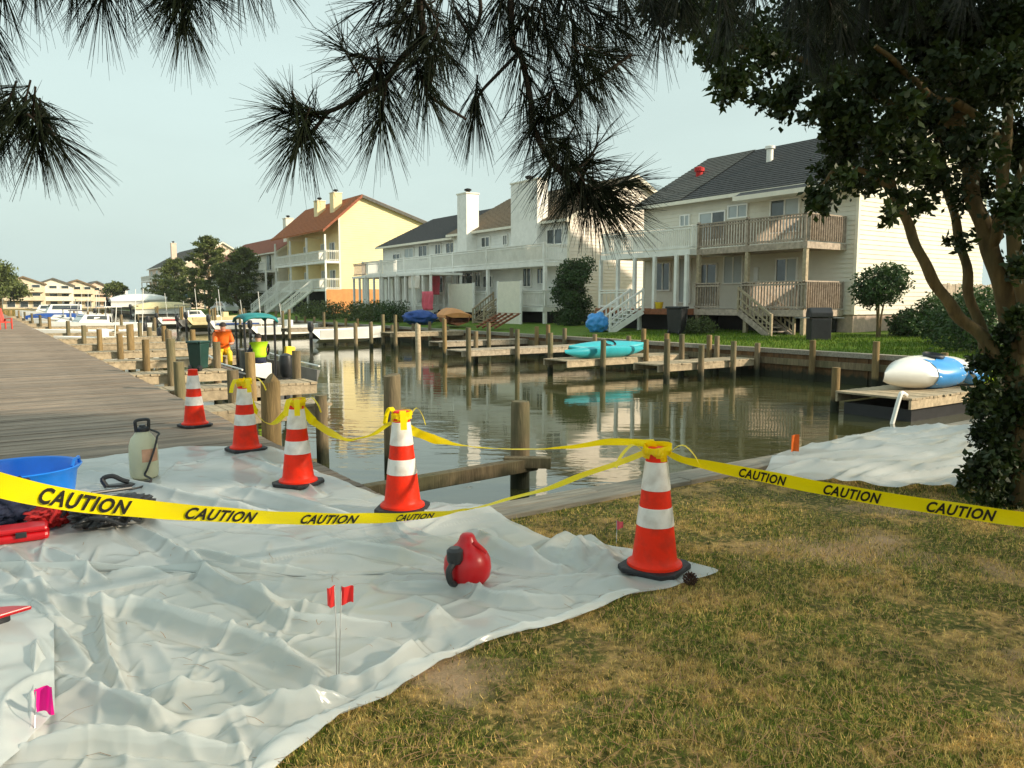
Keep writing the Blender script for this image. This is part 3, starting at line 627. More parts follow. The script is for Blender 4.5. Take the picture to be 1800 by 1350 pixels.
for (u0, u1, v0, v1, nm, pn) in [(962, 990, 400, 432, 'sliding_door', m_glass), (847, 862, 415, 436, 'window', m_glass), (885, 893, 412, 432, 'window', m_glass), (737, 752, 430, 460, 'sliding_door', m_glass), (785, 800, 425, 450, 'window', m_glass),
                                 (850, 866, 484, 506, 'window', m_glass), (806, 832, 478, 500, 'window', m_glass), (712, 728, 435, 455, 'window', m_blind), (920, 935, 470, 505, 'window', m_glass), (836, 846, 478, 505, 'window', m_glass), (692, 704, 445, 462, 'window', m_glass), (766, 776, 428, 452, 'window', m_glass), (760, 780, 485, 520, 'sliding_door', m_glass), (945, 957, 470, 500, 'window', m_glass)]:
    xx = X0 - .07 if u0 > 800 else X0 + .26
    ya, z1 = F(u1, v0, xx); yb, z0 = F(u0, v1, xx); window(H2, xx, ya, yb, max(z0, 4.05 if v0 < 460 else 1.25), z1, (.5,), pn, m_whitep, nm)
# privacy panels by the stair
for (u0, u1, v0, v1, xx) in ((876, 915, 494, 570, 27.9), (790, 832, 498, 548, 28.2)):
    ya, z1 = F(u1, v0, xx); yb, z0 = F(u0, v1, xx); pb = MB()
    pb.box((xx - .03, ya, max(.15, z0)), (xx + .03, yb, z1)); pn = pb.build('privacy_panel', m_trim, H2)
    for q in (ya - .05, yb + .05): MB().box((xx - .06, q - .05, 0), (xx + .06, q + .05, z1 + .05)).build('panel_post', m_whitep, pn)
stairs(H2, XC - .15, 44.0, 1.2, -1, -.15, 6, .18, .3, 1.1, m_woodtan, m_woodtan)
stairs(H2, XC - .15, 52.6, 1.2, -1, .1, 6, .18, .3, 1.2, m_whitep, m_whitep)
# white frames of the ground level porches further along
for k in range(5):
    ys = 48.2 + k * 2.45
    pg_x = 26.3 - .15 * k
    pg = thing('porch_frame', ['white open porch frame nearest the pink towels', 'second white porch frame from the pink towels', 'third white porch frame along the row from the towels', 'fourth white porch frame, near the yellow house', 'last white porch frame in front of the yellow house wall'][k], 'porch', (pg_x, ys, 0), 0, 'white porch frames of the townhouse row')
    for xx in (pg_x, XC - .2):
        for yy in (ys, ys + 1.15, ys + 2.3): post(pg, xx, yy, -.1, 3.45, m_whitep, .15)
    MB().box((pg_x - .1, ys - .2, 3.452), (XC - .15, ys + 2.45, 3.62)).build('roof_frame', m_whitep, pg)
    railing(pg, (pg_x, ys), (pg_x, ys + 2.3), .5, .9, m_whitep, .2, .05)
    MB().box((pg_x - .1, ys - .1, .3), (XC - .12, ys + 2.4, .48)).build('deck_floor', m_wood, pg)
    if k > 1: railing(pg, (pg_x, ys - .1), (pg_x, ys + 2.35), 3.62, 1.0, m_weath if k > 3 else m_whitep, .2, .06)

# --- yellow house with rust orange roof
H3 = thing('yellow_house', 'tall yellow house with rust orange roof, two chimneys and stacked balconies', 'house', (32.45, 79.9, 0))
Y0, Y1 = 79.9, 96.9
ins = .03; xf, xw, xr, xb = 30.8, 32.45, 35.06, 43.0; zf, zr, zbk = 9.3, 13.0, 10.5
zw = zf + (zr - zf) * (xw - xf) / (xr - xf)
def yl(h):
    z = .3 + h
    return 0 if z <= zw else (z - zw) / (zr - zw) * (xr - xw)
def yr(h):
    z = .3 + h
    return xb - xw if z <= zbk else (xb - xw) - (z - zbk) / (zr - zbk) * (xb - xr)
MB().prism([(xw, .3), (xb, .3), (xb, zbk), (xr, zr - .03), (xw, zw)], 'y', Y0 + .03, Y1).build('inner_wall', m_yellow, H3)
MB().courses((xw, Y0, 2.95), (1, 0, 0), (0, 0, 1), (0, -1, 0), zr - 2.95, .25, .035, lambda h: yl(h + 2.65), lambda h: yr(h + 2.65)).build('gable_siding', m_yellow, H3, kind='stuff')
MB().box((xw - .06, Y0 - .05, 2.9), (xw + .12, Y0 + .1, zw)).build('corner_board', m_trim, H3)
MB().box((xf + .05, Y0 - .06, .2), (39.3, Y0 + .02, 2.9)).build('ground_floor_panel', m_orangew, H3)
th = .16; ya, yb = Y0 - .4, Y1 + .4
rf = MB().prism([(xf - .3, zf - .25), (xr, zr), (xb + .2, zbk - .07), (xb + .2, zbk + th), (xr, zr + th + .02), (xf - .3, zf - .25 + th)], 'y', ya, yb).build('roof', m_roofo, H3)
Lf = math.hypot(xr - xf + .3, zr - zf + .25); uf = Vector((xr - xf + .3, 0, zr - zf + .25)) / Lf
MB().courses((xf - .3, ya, zf - .25 + th), (0, 1, 0), uf, (-uf.z, 0, uf.x), Lf, .3, .04, lambda h: 0, lambda h: yb - ya).build('shingles', m_roofo, rf, kind='stuff')
MB().prism([(xf - .3, zf - .40), (xr, zr - .17), (xr, zr + th - .02), (xf - .3, zf - .25 + th - .02)], 'y', ya - .05, ya - .004).build('rake_board', m_roofr, H3)
MB().prism([(xr, zr - .17), (xb + .2, zbk - .25), (xb + .2, zbk + th - .02), (xr, zr + th - .02)], 'y', ya - .05, ya - .004).build('rake_board', m_roofg, H3)
for (yy, xx) in ((82.6, 33.0), (87.6, 33.0)): chimney(H3, xx, xx + 1.0, yy, yy + 1.1, 10.2, 13.55 if yy < 85 else 13.2, m_yellow)
for zfl in (2.95, 5.95):
    slab(H3, (xf, Y0, zfl - .2), (xw, Y1, zfl), m_whitep, 'balcony_floor', m_whitep)
    railing(H3, (xf, Y0), (xf, Y1), zfl, 1.1, m_whitep, .2, .14); railing(H3, (xf, Y0), (xw, Y0), zfl, 1.1, m_whitep, .2, .1)
    for k, yy in enumerate((Y0 + .08, 85.6, 91.2, Y1 - .1)):
        post(H3, xf + .08, yy, zfl, zfl + 2.78, m_whitep, .18)
        if k in (1, 2): MB().box((xf + .1, yy - .06, zfl), (xw, yy + .06, zfl + 2.75)).build('party_wall', m_yellow, H3)
    for yy in (81.0, 83.6, 86.8, 89.2, 92.3, 94.7): window(H3, xw - .01, yy, yy + 1.6, zfl + .05, zfl + 2.1, (.5,), [m_glass, m_blind], m_whitep, 'sliding_door')
for yy in (Y0 + .08, 85.6, 91.2, Y1 - .1): post(H3, xf + .08, yy, 0, 2.74, m_whitep, .2)
MB().box((xw - .03, Y0 + .6, .2), (xw - .005, Y1, 2.7)).build('ground_floor_dark_sheet', m_dark, H3)  # flat near-black sheet standing in for the shade of an open ground floor
for yy in (83.5, 89.5, 95): stairs(H3, xf - .1, yy, 2.95, -1, .55, 12, .225, .27, 1.1, m_whitep, m_whitep)

# --- houses farther along the same bank
def row_house(label, y0, y1, x0, x1, ze, zr, wall, roofm, floors, name='townhouse', unit=5.6, base=.3, bal=m_whitep):
    h = thing(name, label, 'house', (x0, y0, 0)); shell(h, y0, y1, x0, x1, base, ze, (x0 + x1) / 2, zr, ze, wall, roofm, ohf=.4, step=.3)
    n = max(1, int((y1 - y0) / unit)); fh = (ze - base) / floors
    for f in range(floors):
        zf = base + f * fh
        if f:
            slab(h, (x0 - 1.7, y0, zf - .18), (x0 - .05, y1, zf), bal, 'balcony_floor'); railing(h, (x0 - 1.7, y0), (x0 - 1.7, y1), zf, 1.05, bal, .25, .12)
            for k in range(n + 1): post(h, x0 - 1.6, y0 + .1 + (y1 - y0 - .2) * k / n, zf - fh, zf - .19, bal, .2)
        for k in range(n):
            c = y0 + (y1 - y0) * (k + .5) / n; window(h, x0 - .03, c - 1.1, c + .9, zf + .2, zf + 2.2, (.5,), [m_glass, m_blind], m_whitep, 'sliding_door')
    return h
h4 = row_house('cream townhouse with red brown roof beside the yellow house', 98.0, 112, 31.6, 42, 8.0, 11.4, m_trim, m_roofr, 3)
chimney(h4, 33.4, 34.4, 100, 101.2, 8.5, 12.3, m_trim)
row_house('low red roofed townhouse partly hidden by the dark cedars', 113, 128, 31, 41, 7.4, 10.6, m_trim, m_roofr, 2)
h5 = row_house('distant pink gabled house with grey roof, standing left of the dark cedars', 148, 184, 31, 44, 8.6, 12.4, m_peach, m_roofg, 3)
chimney(h5, 33, 34, 170, 171, 9, 13.4, m_peach)
# --- far condominiums closing the view, gables toward the canal
def condo(label, x0, w, y0, h, wall, roofm, depth=14):
    c = thing('condominium', label, 'house', (x0, y0, 0), 0, 'far condominiums closing the canal view'); zr = h + 1.3; xm = x0 + w / 2
    MB().prism([(x0, 0), (x0 + w, 0), (x0 + w, h), (xm, zr), (x0, h)], 'y', y0, y0 + depth).build('wall', wall, c)
    MB().prism([(x0 - .4, h - .3), (xm, zr + .05), (x0 + w + .4, h - .3), (x0 + w + .4, h), (xm, zr + .4), (x0 - .4, h)], 'y', y0 - .5, y0 + depth + .5).build('roof', roofm, c)
    for f in range(3):
        z = .4 + f * (h / 3)
        for k in range(3):
            a = x0 + w * (.10 + .30 * k); fo = MB().box((a - .1, y0 - .10, z - .1), (a + w * .18 + .1, y0 - .005, z + 1.35)).build('window', m_whitep, c)
            MB().box((a, y0 - .13, z), (a + w * .18, y0 - .105, z + 1.25)).build('pane', m_glass, fo)
        if f: MB().box((x0 + .3, y0 - 1.4, z - .45), (x0 + w - .3, y0 - .01, z - .3)).box((x0 + .3, y0 - 1.4, z - .3), (x0 + w - .3, y0 - 1.32, z + .6)).build('balcony', wall, c)
for i, (u, w, wall, rm) in enumerate([(48, 8.2, m_tan, m_roofb), (100, 8.0, m_trim, m_roofg), (142, 7.2, m_tan, m_roofb), (176, 6.4, m_peach, m_roofg), (206, 6.0, m_greyw, m_roofd), (20, 6.5, m_tan, m_roofg)]):
    p = G(u, 538, 0); s = 232 / (0.823 * 0 + 1) ; yy = 205 + 3 * i; k = (u - 900) / FPX
    xx = yy * (k * _cy + _sy) / (_cy - k * _sy)
    condo(['tan far condominium, second from the boardwalk end', 'cream far condominium in the middle of the far row', 'second tan far condominium, right of the cream one', 'peach far condominium toward the far bank', 'pale grey far condominium nearest the small round tree', 'tan far condominium nearest the boardwalk end'][i], xx - w / 2, w, yy, 5.6 - .2 * i, wall, rm)
# ------------------------------------------------------------------ planting on the far bank
def shrub(label, p, clumps, n, size, mat, name='shrub', trunk=None, cat='shrub', group=None, shell=.6, aspect=.55):
    s = thing(name, label, cat, p, 0, group); P0 = Vector(p)
    if trunk:
        h, r = trunk; b = MB()
        for k in range(3):
            a = k * 2.1 + P0.x; b.tube(catmull([P0 + Vector((.04 * math.cos(a), .04 * math.sin(a), -.1)), P0 + Vector((r * 1.5 * math.cos(a), r * 1.5 * math.sin(a), h * .5)), P0 + Vector((r * 4 * math.cos(a), r * 4 * math.sin(a), h))], 4), [r * (1 - .06 * i) for i in range(9)], 7)
        b.build('trunk', m_bark, s)
    leaves('crown', [(P0 + Vector(c[0]), c[1]) for c in clumps], n, size, mat, s, shell=shell, aspect=aspect); return s
def at_u(u, x, z=0): y = F(u, 560, x)[0]; return Vector((x, y, z))
q = at_u(1008, 29.0, .1)
hc = [((random.uniform(-.75, .75), random.uniform(-.75, .75), .35 + 3.25 * k / 26), (.62, .62, .55)) for k in range(27)]
shrub('tall dark green clipped hedge between the two white townhouses', q, hc, 15000, .15, m_leaf2, 'hedge', None, 'hedge')
q = at_u(1545, 28.6, .15)
shrub('small round clipped tree in front of the cream gable wall', q, [((0, 0, 2.0), (.95, .95, .8)), ((.3, -.3, 2.3), (.6, .6, .55)), ((-.4, .2, 1.7), (.6, .6, .5))], 7000, .12, m_leaf2, 'round_tree', (1.6, .05), 'tree')
for i, (u, x, r, h) in enumerate([(1600, 30, .8, .7), (1650, 31, 1.1, 1.1), (1690, 27, 1.2, 1.0), (1720, 24.5, 1.2, 1.2)]):
    shrub(['low dark shrub right of the small round tree', 'bushy shrub in front of the grey board fence', 'large dark shrub behind the leaning tree stem', 'big shrub at the water edge behind the leafy tree'][i], at_u(u, x, .1), [((0, 0, h * .6), (r, r, h)), ((.5, .4, h), (r * .6, r * .6, h * .6)), ((-.5, -.3, h * .8), (r * .6, r * .6, h * .7))], 4500, .13, m_leaf2)
shrub('light green low shrub below the red brown deck', at_u(1228, 26.6, .05), [((0, 0, .35), (.9, .8, .5)), ((.3, .9, .3), (.6, .6, .4))], 1800, .12, m_leaf4)
for i, u in enumerate((545, 580, 625, 660, 690)):
    shrub(['pale green waterside shrub behind the canopy skiff', 'pale shrub under the stairs of the yellow house', 'pale shrub below the orange panel', 'brownish shrub in front of the white porch frames', 'dark planting left of the blue tarp'][i], at_u(u, 24.5, .05), [((0, 0, .7), (1.4, 1.5, .9)), ((.6, 1.2, .6), (1.0, 1.1, .8))], 2200, .16, m_leaf4 if i < 4 else m_leaf2)
def conifer(label, p, h, r, n, lean=0):
    t = thing('cedar_tree', label, 'tree', p, 0, 'dark cedars between the far houses'); P0 = Vector(p)
    MB().tube([P0 + Vector((0, 0, -.2)), P0 + Vector((lean * .5, 0, h * .5)), P0 + Vector((lean, 0, h * .97))], [.3, .18, .03], 8).build('trunk', m_bark, t)
    cl = []; b = MB()
    for k in range(58):
        f = .03 + .95 * (k / 58); a = k * 2.4 + random.uniform(-.5, .5); L = r * (1 - f) ** .75 * random.uniform(.55, 1.15) + .25
        for j in (.45, .8, 1.0):
            c = P0 + Vector((lean * f + L * j * math.cos(a), L * j * math.sin(a), h * f + L * .18 * j)); cl.append((c, (.5 + .2 * L * .3, .5 + .2 * L * .3, .26), 1))
        b.tube([P0 + Vector((lean * f, 0, h * f)), P0 + Vector((lean * f + L * math.cos(a), L * math.sin(a), h * f + L * .18))], [.06, .015], 4)
    b.build('branches', m_bark, t, kind='stuff'); leaves('crown', cl, n, .34, m_leaf3, t, shell=.3, aspect=.45)
conifer('tallest dark cedar with a pointed top, left of the yellow house', at_u(370, 27, .1), 10.6, 6.2, 17000)
conifer('lower bushy cedar left of the tallest cedar', at_u(312, 27.5, .1), 8.6, 6.0, 14000)
conifer('wind bent cedar right of the tallest cedar, touching the cream townhouse', at_u(412, 27, .1), 8.4, 5.4, 12000, 1.5)
q = Vector((17.0, 176, 0)); q = Vector((176 * ((205 - 900) / FPX * _cy + _sy) / (_cy - (205 - 900) / FPX * _sy), 176, 0))
shrub('small dark round tree in front of the far condominiums', q, [((0, 0, 4.0), (2.2, 2.2, 1.4)), ((.8, 0, 4.4), (1.5, 1.5, 1.2))], 2500, .45, m_leaf3, 'round_tree', (3.4, .12), 'tree')
def bigtree(label, p, h, r, n, mat=m_leaf3, size=.5, name='broadleaf_tree', th=.35):
    t = thing(name, label, 'tree', p); P0 = Vector(p); b = MB(); b.tube([P0 + Vector((0, 0, -.2)), P0 + Vector((.1, .1, h * .35)), P0 + Vector((.2, -.1, h * .7))], [th, th * .7, th * .25], 9)
    cl = []
    for k in range(22):
        a = k * 2.4; f = random.uniform(.38, .95); L = r * random.uniform(.3, .85) * (1.2 - abs(f - .6)); c = P0 + Vector((L * math.cos(a), L * math.sin(a), h * f)); cl.append((c, (r * .36, r * .36, r * .27), 1))
        b.tube([P0 + Vector((.1, 0, h * min(f, .65) * .8)), c], [th * .3, .02], 5)
    b.build('trunk', m_bark, t); leaves('crown', cl, n, size, mat, t, shell=.35); return t
for i, (u, yy, h) in enumerate([(4, 150, 6.5), (-18, 140, 8)]):
    k = (u - 900) / FPX; xx = yy * (k * _cy + _sy) / (_cy - k * _sy)
    bigtree(['dark tree at the far end of the boardwalk', 'second dark tree beyond the boardwalk, at the picture edge'][i], (xx, yy, 0), h, 4, 4500)
fc = thing('board_fence', 'grey vertical board fence beside the cream gable wall', 'fence', (34, 16.5, .2))
for k in range(26): MB().box((33.0 + .24 * k, 16.5 + .01 * (k % 3), .2), (33.225 + .24 * k, 16.53 + .01 * (k % 3), 2.25 + .03 * (k % 4))).build('board', m_weath, fc)
for k in range(4): post(fc, 33.1 + 2 * k, 16.62, 0, 2.3, m_weath, .12)

# ------------------------------------------------------------------ boats and kayaks
def hull(L, B, h, fine=2.2, sheer=.22, n=12, inner=True):
    b = MB(); rows = []
    for i in range(n + 1):
        t = i / n; x = -L / 2 + L * t; q = max(0, (t - .38) / .62); w = B / 2 * (1 - q ** fine) + .004; zs = h * (1 + sheer * t * t); zk = .0 + h * .55 * q ** 3; zc = zk + (zs - zk) * .38
        pts = [(x, 0, zk), (x, w * .84, zc), (x, w, zs)]
        if inner: pts += [(x - .03 * t, max(.002, w - .09), zs + .012), (x - .05 * t, max(.001, w - .13), h * .32)]
        else: pts += [(x, w * .5, zs + .06), (x, .0, zs + .10)]
        rows.append(pts + [(p[0], -p[1], p[2]) for p in pts[:0:-1]] if False else pts)
    m = len(rows[0]); vs = []
    for r in rows: vs += r + [(p[0], -p[1], p[2]) for p in r]
    fs = []
    for i in range(n):
        a, c = i * 2 * m, (i + 1) * 2 * m
        for k in range(m - 1):
            fs.append((a + k, c + k, c + k + 1, a + k + 1)); fs.append((a + m + k, a + m + k + 1, c + m + k + 1, c + m + k))
        fs.append((a + m - 1, c + m - 1, c + 2 * m - 1, a + 2 * m - 1))
    a = 0; fs.append(tuple(a + k for k in range(m)) + tuple(a + m + k for k in range(m - 1, 0, -1)))
    return b.add(vs, fs)
def boat(label, loc, rz, L, B, h, mat=m_gel, cover=None, cabin=None, console=False, motor=True, name='motor_boat', stripe=None, group=None):
    o = thing(name, label, 'boat', loc, rz, group)
    hb = hull(L, B, h).build('hull', mat, o, smooth=True, local=True)
    if cover:
        b = MB(); n = 10; vs = []; fs = []
        for i in range(n + 1):
            t = i / n; q = max(0, (t - .38) / .62); w = (B / 2 + .04) * (1 - q ** 2.2) + .03; x = -L / 2 + L * t; zs = h * (1 + .22 * t * t); c = h * .75 * math.sin(math.pi * (.12 + .8 * t)) + .05 * math.sin(9 * t)
            vs += [(x, -w, zs - .12), (x, -w, zs + .03), (x, -w * .5, zs + c * .75), (x, 0, zs + c), (x, w * .5, zs + c * .75), (x, w, zs + .03), (x, w, zs - .12)]
            if i:
                for k in range(6): fs.append(((i - 1) * 7 + k, i * 7 + k, i * 7 + k + 1, (i - 1) * 7 + k + 1))
        fs += [tuple(range(7)), tuple(range(n * 7, n * 7 + 7))]
        b.add(vs, fs).build('cover', cover, o, smooth=True, local=True)
    if cabin:
        b = MB(); x0, x1, ch = cabin; w = B * .36
        b.add([(x0, -w, h * .9), (x1, -w * .8, h * 1.05), (x1, w * .8, h * 1.05), (x0, w, h * .9), (x0, -w * .9, h + ch), (x1 - .5, -w * .65, h + ch), (x1 - .5, w * .65, h + ch), (x0, w * .9, h + ch)], [(4, 5, 6, 7), (0, 1, 5, 4), (1, 2, 6, 5), (2, 3, 7, 6), (3, 0, 4, 7)])
        cb = b.build('cabin', mat, o, local=True)
        for s in (-1, 1): MB().add([(x0 + .15, s * (w * .965 + .01), h + ch * .45), (x1 - .55, s * (w * .78 + .02), h + ch * .5), (x1 - .65, s * (w * .70 + .02), h + ch * .88), (x0 + .15, s * (w * .915 + .01), h + ch * .88)], [(0, 1, 2, 3)]).build('pane', m_glass, cb, local=True)
        MB().add([(x1 - .2, -w * .6, h + ch * .42), (x1 - .2, w * .6, h + ch * .42), (x1 - .44, w * .55, h + ch * .9), (x1 - .44, -w * .55, h + ch * .9)], [(0, 1, 2, 3)]).build('pane', m_glass, cb, local=True)
        MB().tube([(x1 - .3, -w * .7, h * 1.15), (L * .40, -B * .12, h * 1.5), (L * .46, 0, h * 1.52), (L * .40, B * .12, h * 1.5), (x1 - .3, w * .7, h * 1.15)], .02, 5).build('bow_rail', m_wire, o, local=True)
    if console:
        MB().box((-.1, -.35, h * .3), (.35, .35, h + .45)).build('console', mat, o, local=True, bevel=.03)
        MB().box((-.75, -.3, h * .3), (-.4, .3, h + .1)).build('helm_seat', m_whitep, o, local=True, bevel=.03)
    if motor:
        mo = MB().lathe([(.10, -.25), (.16, -.15), (.18, .1), (.15, .28), (.05, .33)], 12, (-L / 2 - .25, 0, h + .15)).build('outboard_motor', m_black, o, smooth=True, local=True)
        MB().box((-L / 2 - .32, -.05, -.35), (-L / 2 - .16, .05, h)).build('leg', m_black, mo, local=True)
    if cabin or (console and mat is not m_hullg):
        for k, (mx, mh) in enumerate(((-L * .1, 1.6), (-L * .35, 2.4))): MB().tube([(mx, (k - .5) * B * .5, h), (mx - .15, (k - .5) * B * .5, h + mh)], .022, 5).build('antenna', m_whitep, o, local=True)
    if cabin:
        MB().box((cabin[0] - .9, -B * .34, h + cabin[2] + .5), (cabin[0] + .3, B * .34, h + cabin[2] + .56)).build('hard_top', m_navy if L < 6 else mat, o, local=True)
        for sx in (-.85, .2):
            for sy in (-1, 1): MB().tube([(cabin[0] + sx, sy * B * .33, h * .9), (cabin[0] + sx, sy * B * .33, h + cabin[2] + .5)], .025, 5).build('top_post', m_wire, o, local=True)
    if stripe:
        MB().box((-L / 2 + .1, -B / 2 - .012, h * .72), (L * .10, -B / 2 + .004, h * .84)).build('stripe', stripe, hb, local=True)
    return o
def kx(u, y): k = (u - 900) / FPX; return y * (k * _cy + _sy) / (_cy - k * _sy)
boat('long low white boat moored bow-in beside the boardwalk', (5.2, 51.5, WZ), R(180), 5.6, 1.9, .75, stripe=m_navy)
boat('white cuddy cabin boat beyond the long white boat', (6.8, 60.5, WZ), R(196), 6.4, 2.3, .95, cabin=(-.4, 1.6, .62), stripe=m_navy)
boat('small white runabout far along the boardwalk', (6.0, 71, WZ), R(180), 5.0, 2.0, .8, cabin=(-.2, 1.1, .42))
boat('cream covered boat raised on its lift near the far bank', (18.2, 100.5, -.2), R(4), 6.6, 2.5, 1.0, cover=m_creamb)
boat('white covered boat raised on a lift behind the cream covered boat', (17.6, 113, .5), R(0), 7, 2.6, 1.2, cover=m_gel)
boat('pale cream open boat moored below the far white car', (17.2, 68.5, WZ + .25), R(3), 5.6, 2.1, .9, mat=m_creamb, console=True)
boat('white skiff with dark outboard moored left of the pale piling', (17.6, 42.0, WZ + .12), R(0), 4.2, 1.7, .75, console=False)
boat('white runabout with low cabin moored among the distant far bank piers', (17.4, 82, WZ), R(2), 5.8, 2.2, .9, cabin=(-.4, 1.4, .7), stripe=m_redc)
boat('distant white cruiser moored near the canal end by the boardwalk', (7.5, 92, WZ), R(184), 8, 2.8, 1.2, cabin=(-1.2, 2.0, 1.0))
boat('distant white cruiser second from the canal end', (7.5, 108, WZ), R(176), 8, 2.8, 1.2, cabin=(-1.2, 2.0, .9), stripe=m_bluet)
boat('brown covered dinghy lying upside of the bank below the towels', (23.4, 40.5, .15), R(75), 3.6, 1.5, .6, mat=m_redwood, motor=False, cover=m_orangew, name='dinghy')
boat('small white skiff tied at the pier in front of the porch frames', (17.6, 53.2, WZ), R(2), 4.6, 1.8, .75, console=True)
boat('white centre console boat just before the pale cream one', (17.2, 61.0, WZ + .1), R(-2), 5.4, 2.1, .9, console=True, stripe=m_bluet)
boat('grey open boat moored beyond the pale cream one', (17.4, 74.0, WZ), R(1), 5.2, 2.0, .8, mat=m_hullg, console=True)
boat('white runabout between the small runabout and the distant cruisers', (6.2, 80, WZ), R(178), 5.4, 2.0, .85, cabin=(-.2, 1.2, .45), stripe=m_redc)
boat('blue covered boat moored beside the farther boardwalk piers', (6.3, 85, WZ), R(181), 5.6, 2.1, .8, cover=m_bluet)
boat('white skiff at the boardwalk just before the long low boat', (5.0, 42.0, WZ), R(180), 4.4, 1.7, .7, console=True)
def kayak(label, loc, rz, L, B, h, mat, mat2=None, tilt=0, rock=.2, name='kayak'):
    o = thing(name, label, 'kayak', loc, rz); n = 20; m = 12; vs = []; fs = []
    for i in range(n + 1):
        t = -1 + 2 * i / n; w = B / 2 * (1 - abs(t) ** 1.9) + .01; hh = h / 2 * (1 - .75 * abs(t) ** 3) + .01; zc = h / 2 + h * rock * abs(t) ** 3
        for k in range(m):
            a = 2 * math.pi * k / m; vs.append((t * L / 2, w * math.cos(a), zc + hh * math.sin(a) * (1 if math.sin(a) < 0 else .75)))
        if i:
            for k in range(m): fs.append(((i - 1) * m + k, i * m + k, i * m + (k + 1) % m, (i - 1) * m + (k + 1) % m))
    hb = MB().add(vs, fs).build('hull', mat, o, smooth=True, local=True); hb.rotation_euler = (tilt, 0, 0)
    MB().lathe([(.20, h * .82), (.24, h * .93), (.21, h * .97), (.17, h * .80)], 16).build('cockpit_rim', m_black, hb, smooth=True, local=True)
    if mat2:
        for (a, b) in ((-.32, .30),):
            vs2 = []; fs2 = []; nn = 8
            for i in range(nn + 1):
                t = a + (b - a) * i / nn; w = B / 2 * (1 - abs(t) ** 1.9) + .016; hh = h / 2 * (1 - .75 * abs(t) ** 3) + .016; zc = h / 2 + h * rock * abs(t) ** 3
                for k in range(m + 1):
                    q = math.pi * (.55 + .9 * k / m) + .25 * math.sin(i * .9); vs2.append((t * L / 2, w * math.cos(q), zc + hh * math.sin(q) * (1 if math.sin(q) < 0 else .75)))
                if i:
                    for k in range(m): fs2.append(((i - 1) * (m + 1) + k, i * (m + 1) + k, i * (m + 1) + k + 1, (i - 1) * (m + 1) + k + 1))
            MB().add(vs2, fs2).build('side_panel', mat2, hb, smooth=True, local=True)
    return o
kayak('turquoise kayak lying on the near side of its finger pier', (17.6, 19.75, -.34), R(1), 3.6, .72, .42, m_kteal, None, R(-25))
kayak('second turquoise kayak lying behind the first on the same pier', (18.1, 20.45, -.30), R(-2), 3.5, .7, .55, m_kteal, None, R(30))
kayak('large white and blue hull lying on the floating dock', (17.9, 9.1, -.39), R(-4), 3.4, 1.2, .80, m_gel, m_kblue, R(10), -.10, name='inflatable_kayak')
kayak('green and blue kayak end on the floating dock, behind the leafy tree', (19.6, 8.7, -.39), R(6), 2.6, .7, .5, m_kblue, m_lime, 0)

# skiff with canopy, two people aboard
sk = boat('grey work skiff with teal canopy and black outboard, two people aboard', (6.1, 21.4, WZ), R(90), 5.2, 1.9, .72, mat=m_hullg, console=True, name='work_skiff')
for (x, y) in ((-.80, -.38), (-.80, .38), (.05, -.38), (.05, .38)): MB().tube([(x, y, .3), (x * .95, y * 1.05, 1.95)], .03, 6).build('canopy_post', m_black, sk, local=True)
b = MB(); vs = []; fs = []
for i in range(9):
    for j in range(9):
        a, c = -1 + i / 4, -1 + j / 4; e = max(0, 1 - .5 * (a ** 4 + c ** 4)); vs.append((-.38 + a * .55, c * .46, 1.92 + .24 * math.sqrt(e) * (1 - .35 * (a * a + c * c) / 2)))
for i in range(8):
    for j in range(8): fs.append((i * 9 + j, i * 9 + 9 + j, i * 9 + 10 + j, i * 9 + 1 + j))
cn = b.add(vs, fs).build('canopy', m_teal, sk, smooth=True, local=True); md = cn.modifiers.new('s', 'SOLIDIFY'); md.thickness = .05
MB().tube([(-2.5, -.96, .82), (-.5, -.97, .84), (1.2, -.86, .95)], .025, 6).build('side_rail', m_gel, sk, smooth=True, local=True)
MB().tube([(-2.5, .96, .82), (-.5, .97, .84), (1.2, .86, .95)], .025, 6).build('side_rail', m_gel, sk, smooth=True, local=True)
def skin(name, joints, edges, mat, parent, sub=2):
    ks = list(joints); me = bpy.data.meshes.new(name); me.from_pydata([joints[k][0] for k in ks], [(ks.index(a), ks.index(c)) for a, c in edges], [])
    o = link(name, me, mat, parent); md = o.modifiers.new('skin', 'SKIN'); md.use_smooth_shade = True
    if not me.skin_vertices: me.skin_vertices.new()
    for i, k in enumerate(ks):
        r = joints[k][1]; me.skin_vertices[0].data[i].radius = (r, r) if not isinstance(r, tuple) else r; me.skin_vertices[0].data[i].use_root = (i == 0)
    s = o.modifiers.new('sub', 'SUBSURF'); s.levels = sub; s.render_levels = sub
    return o
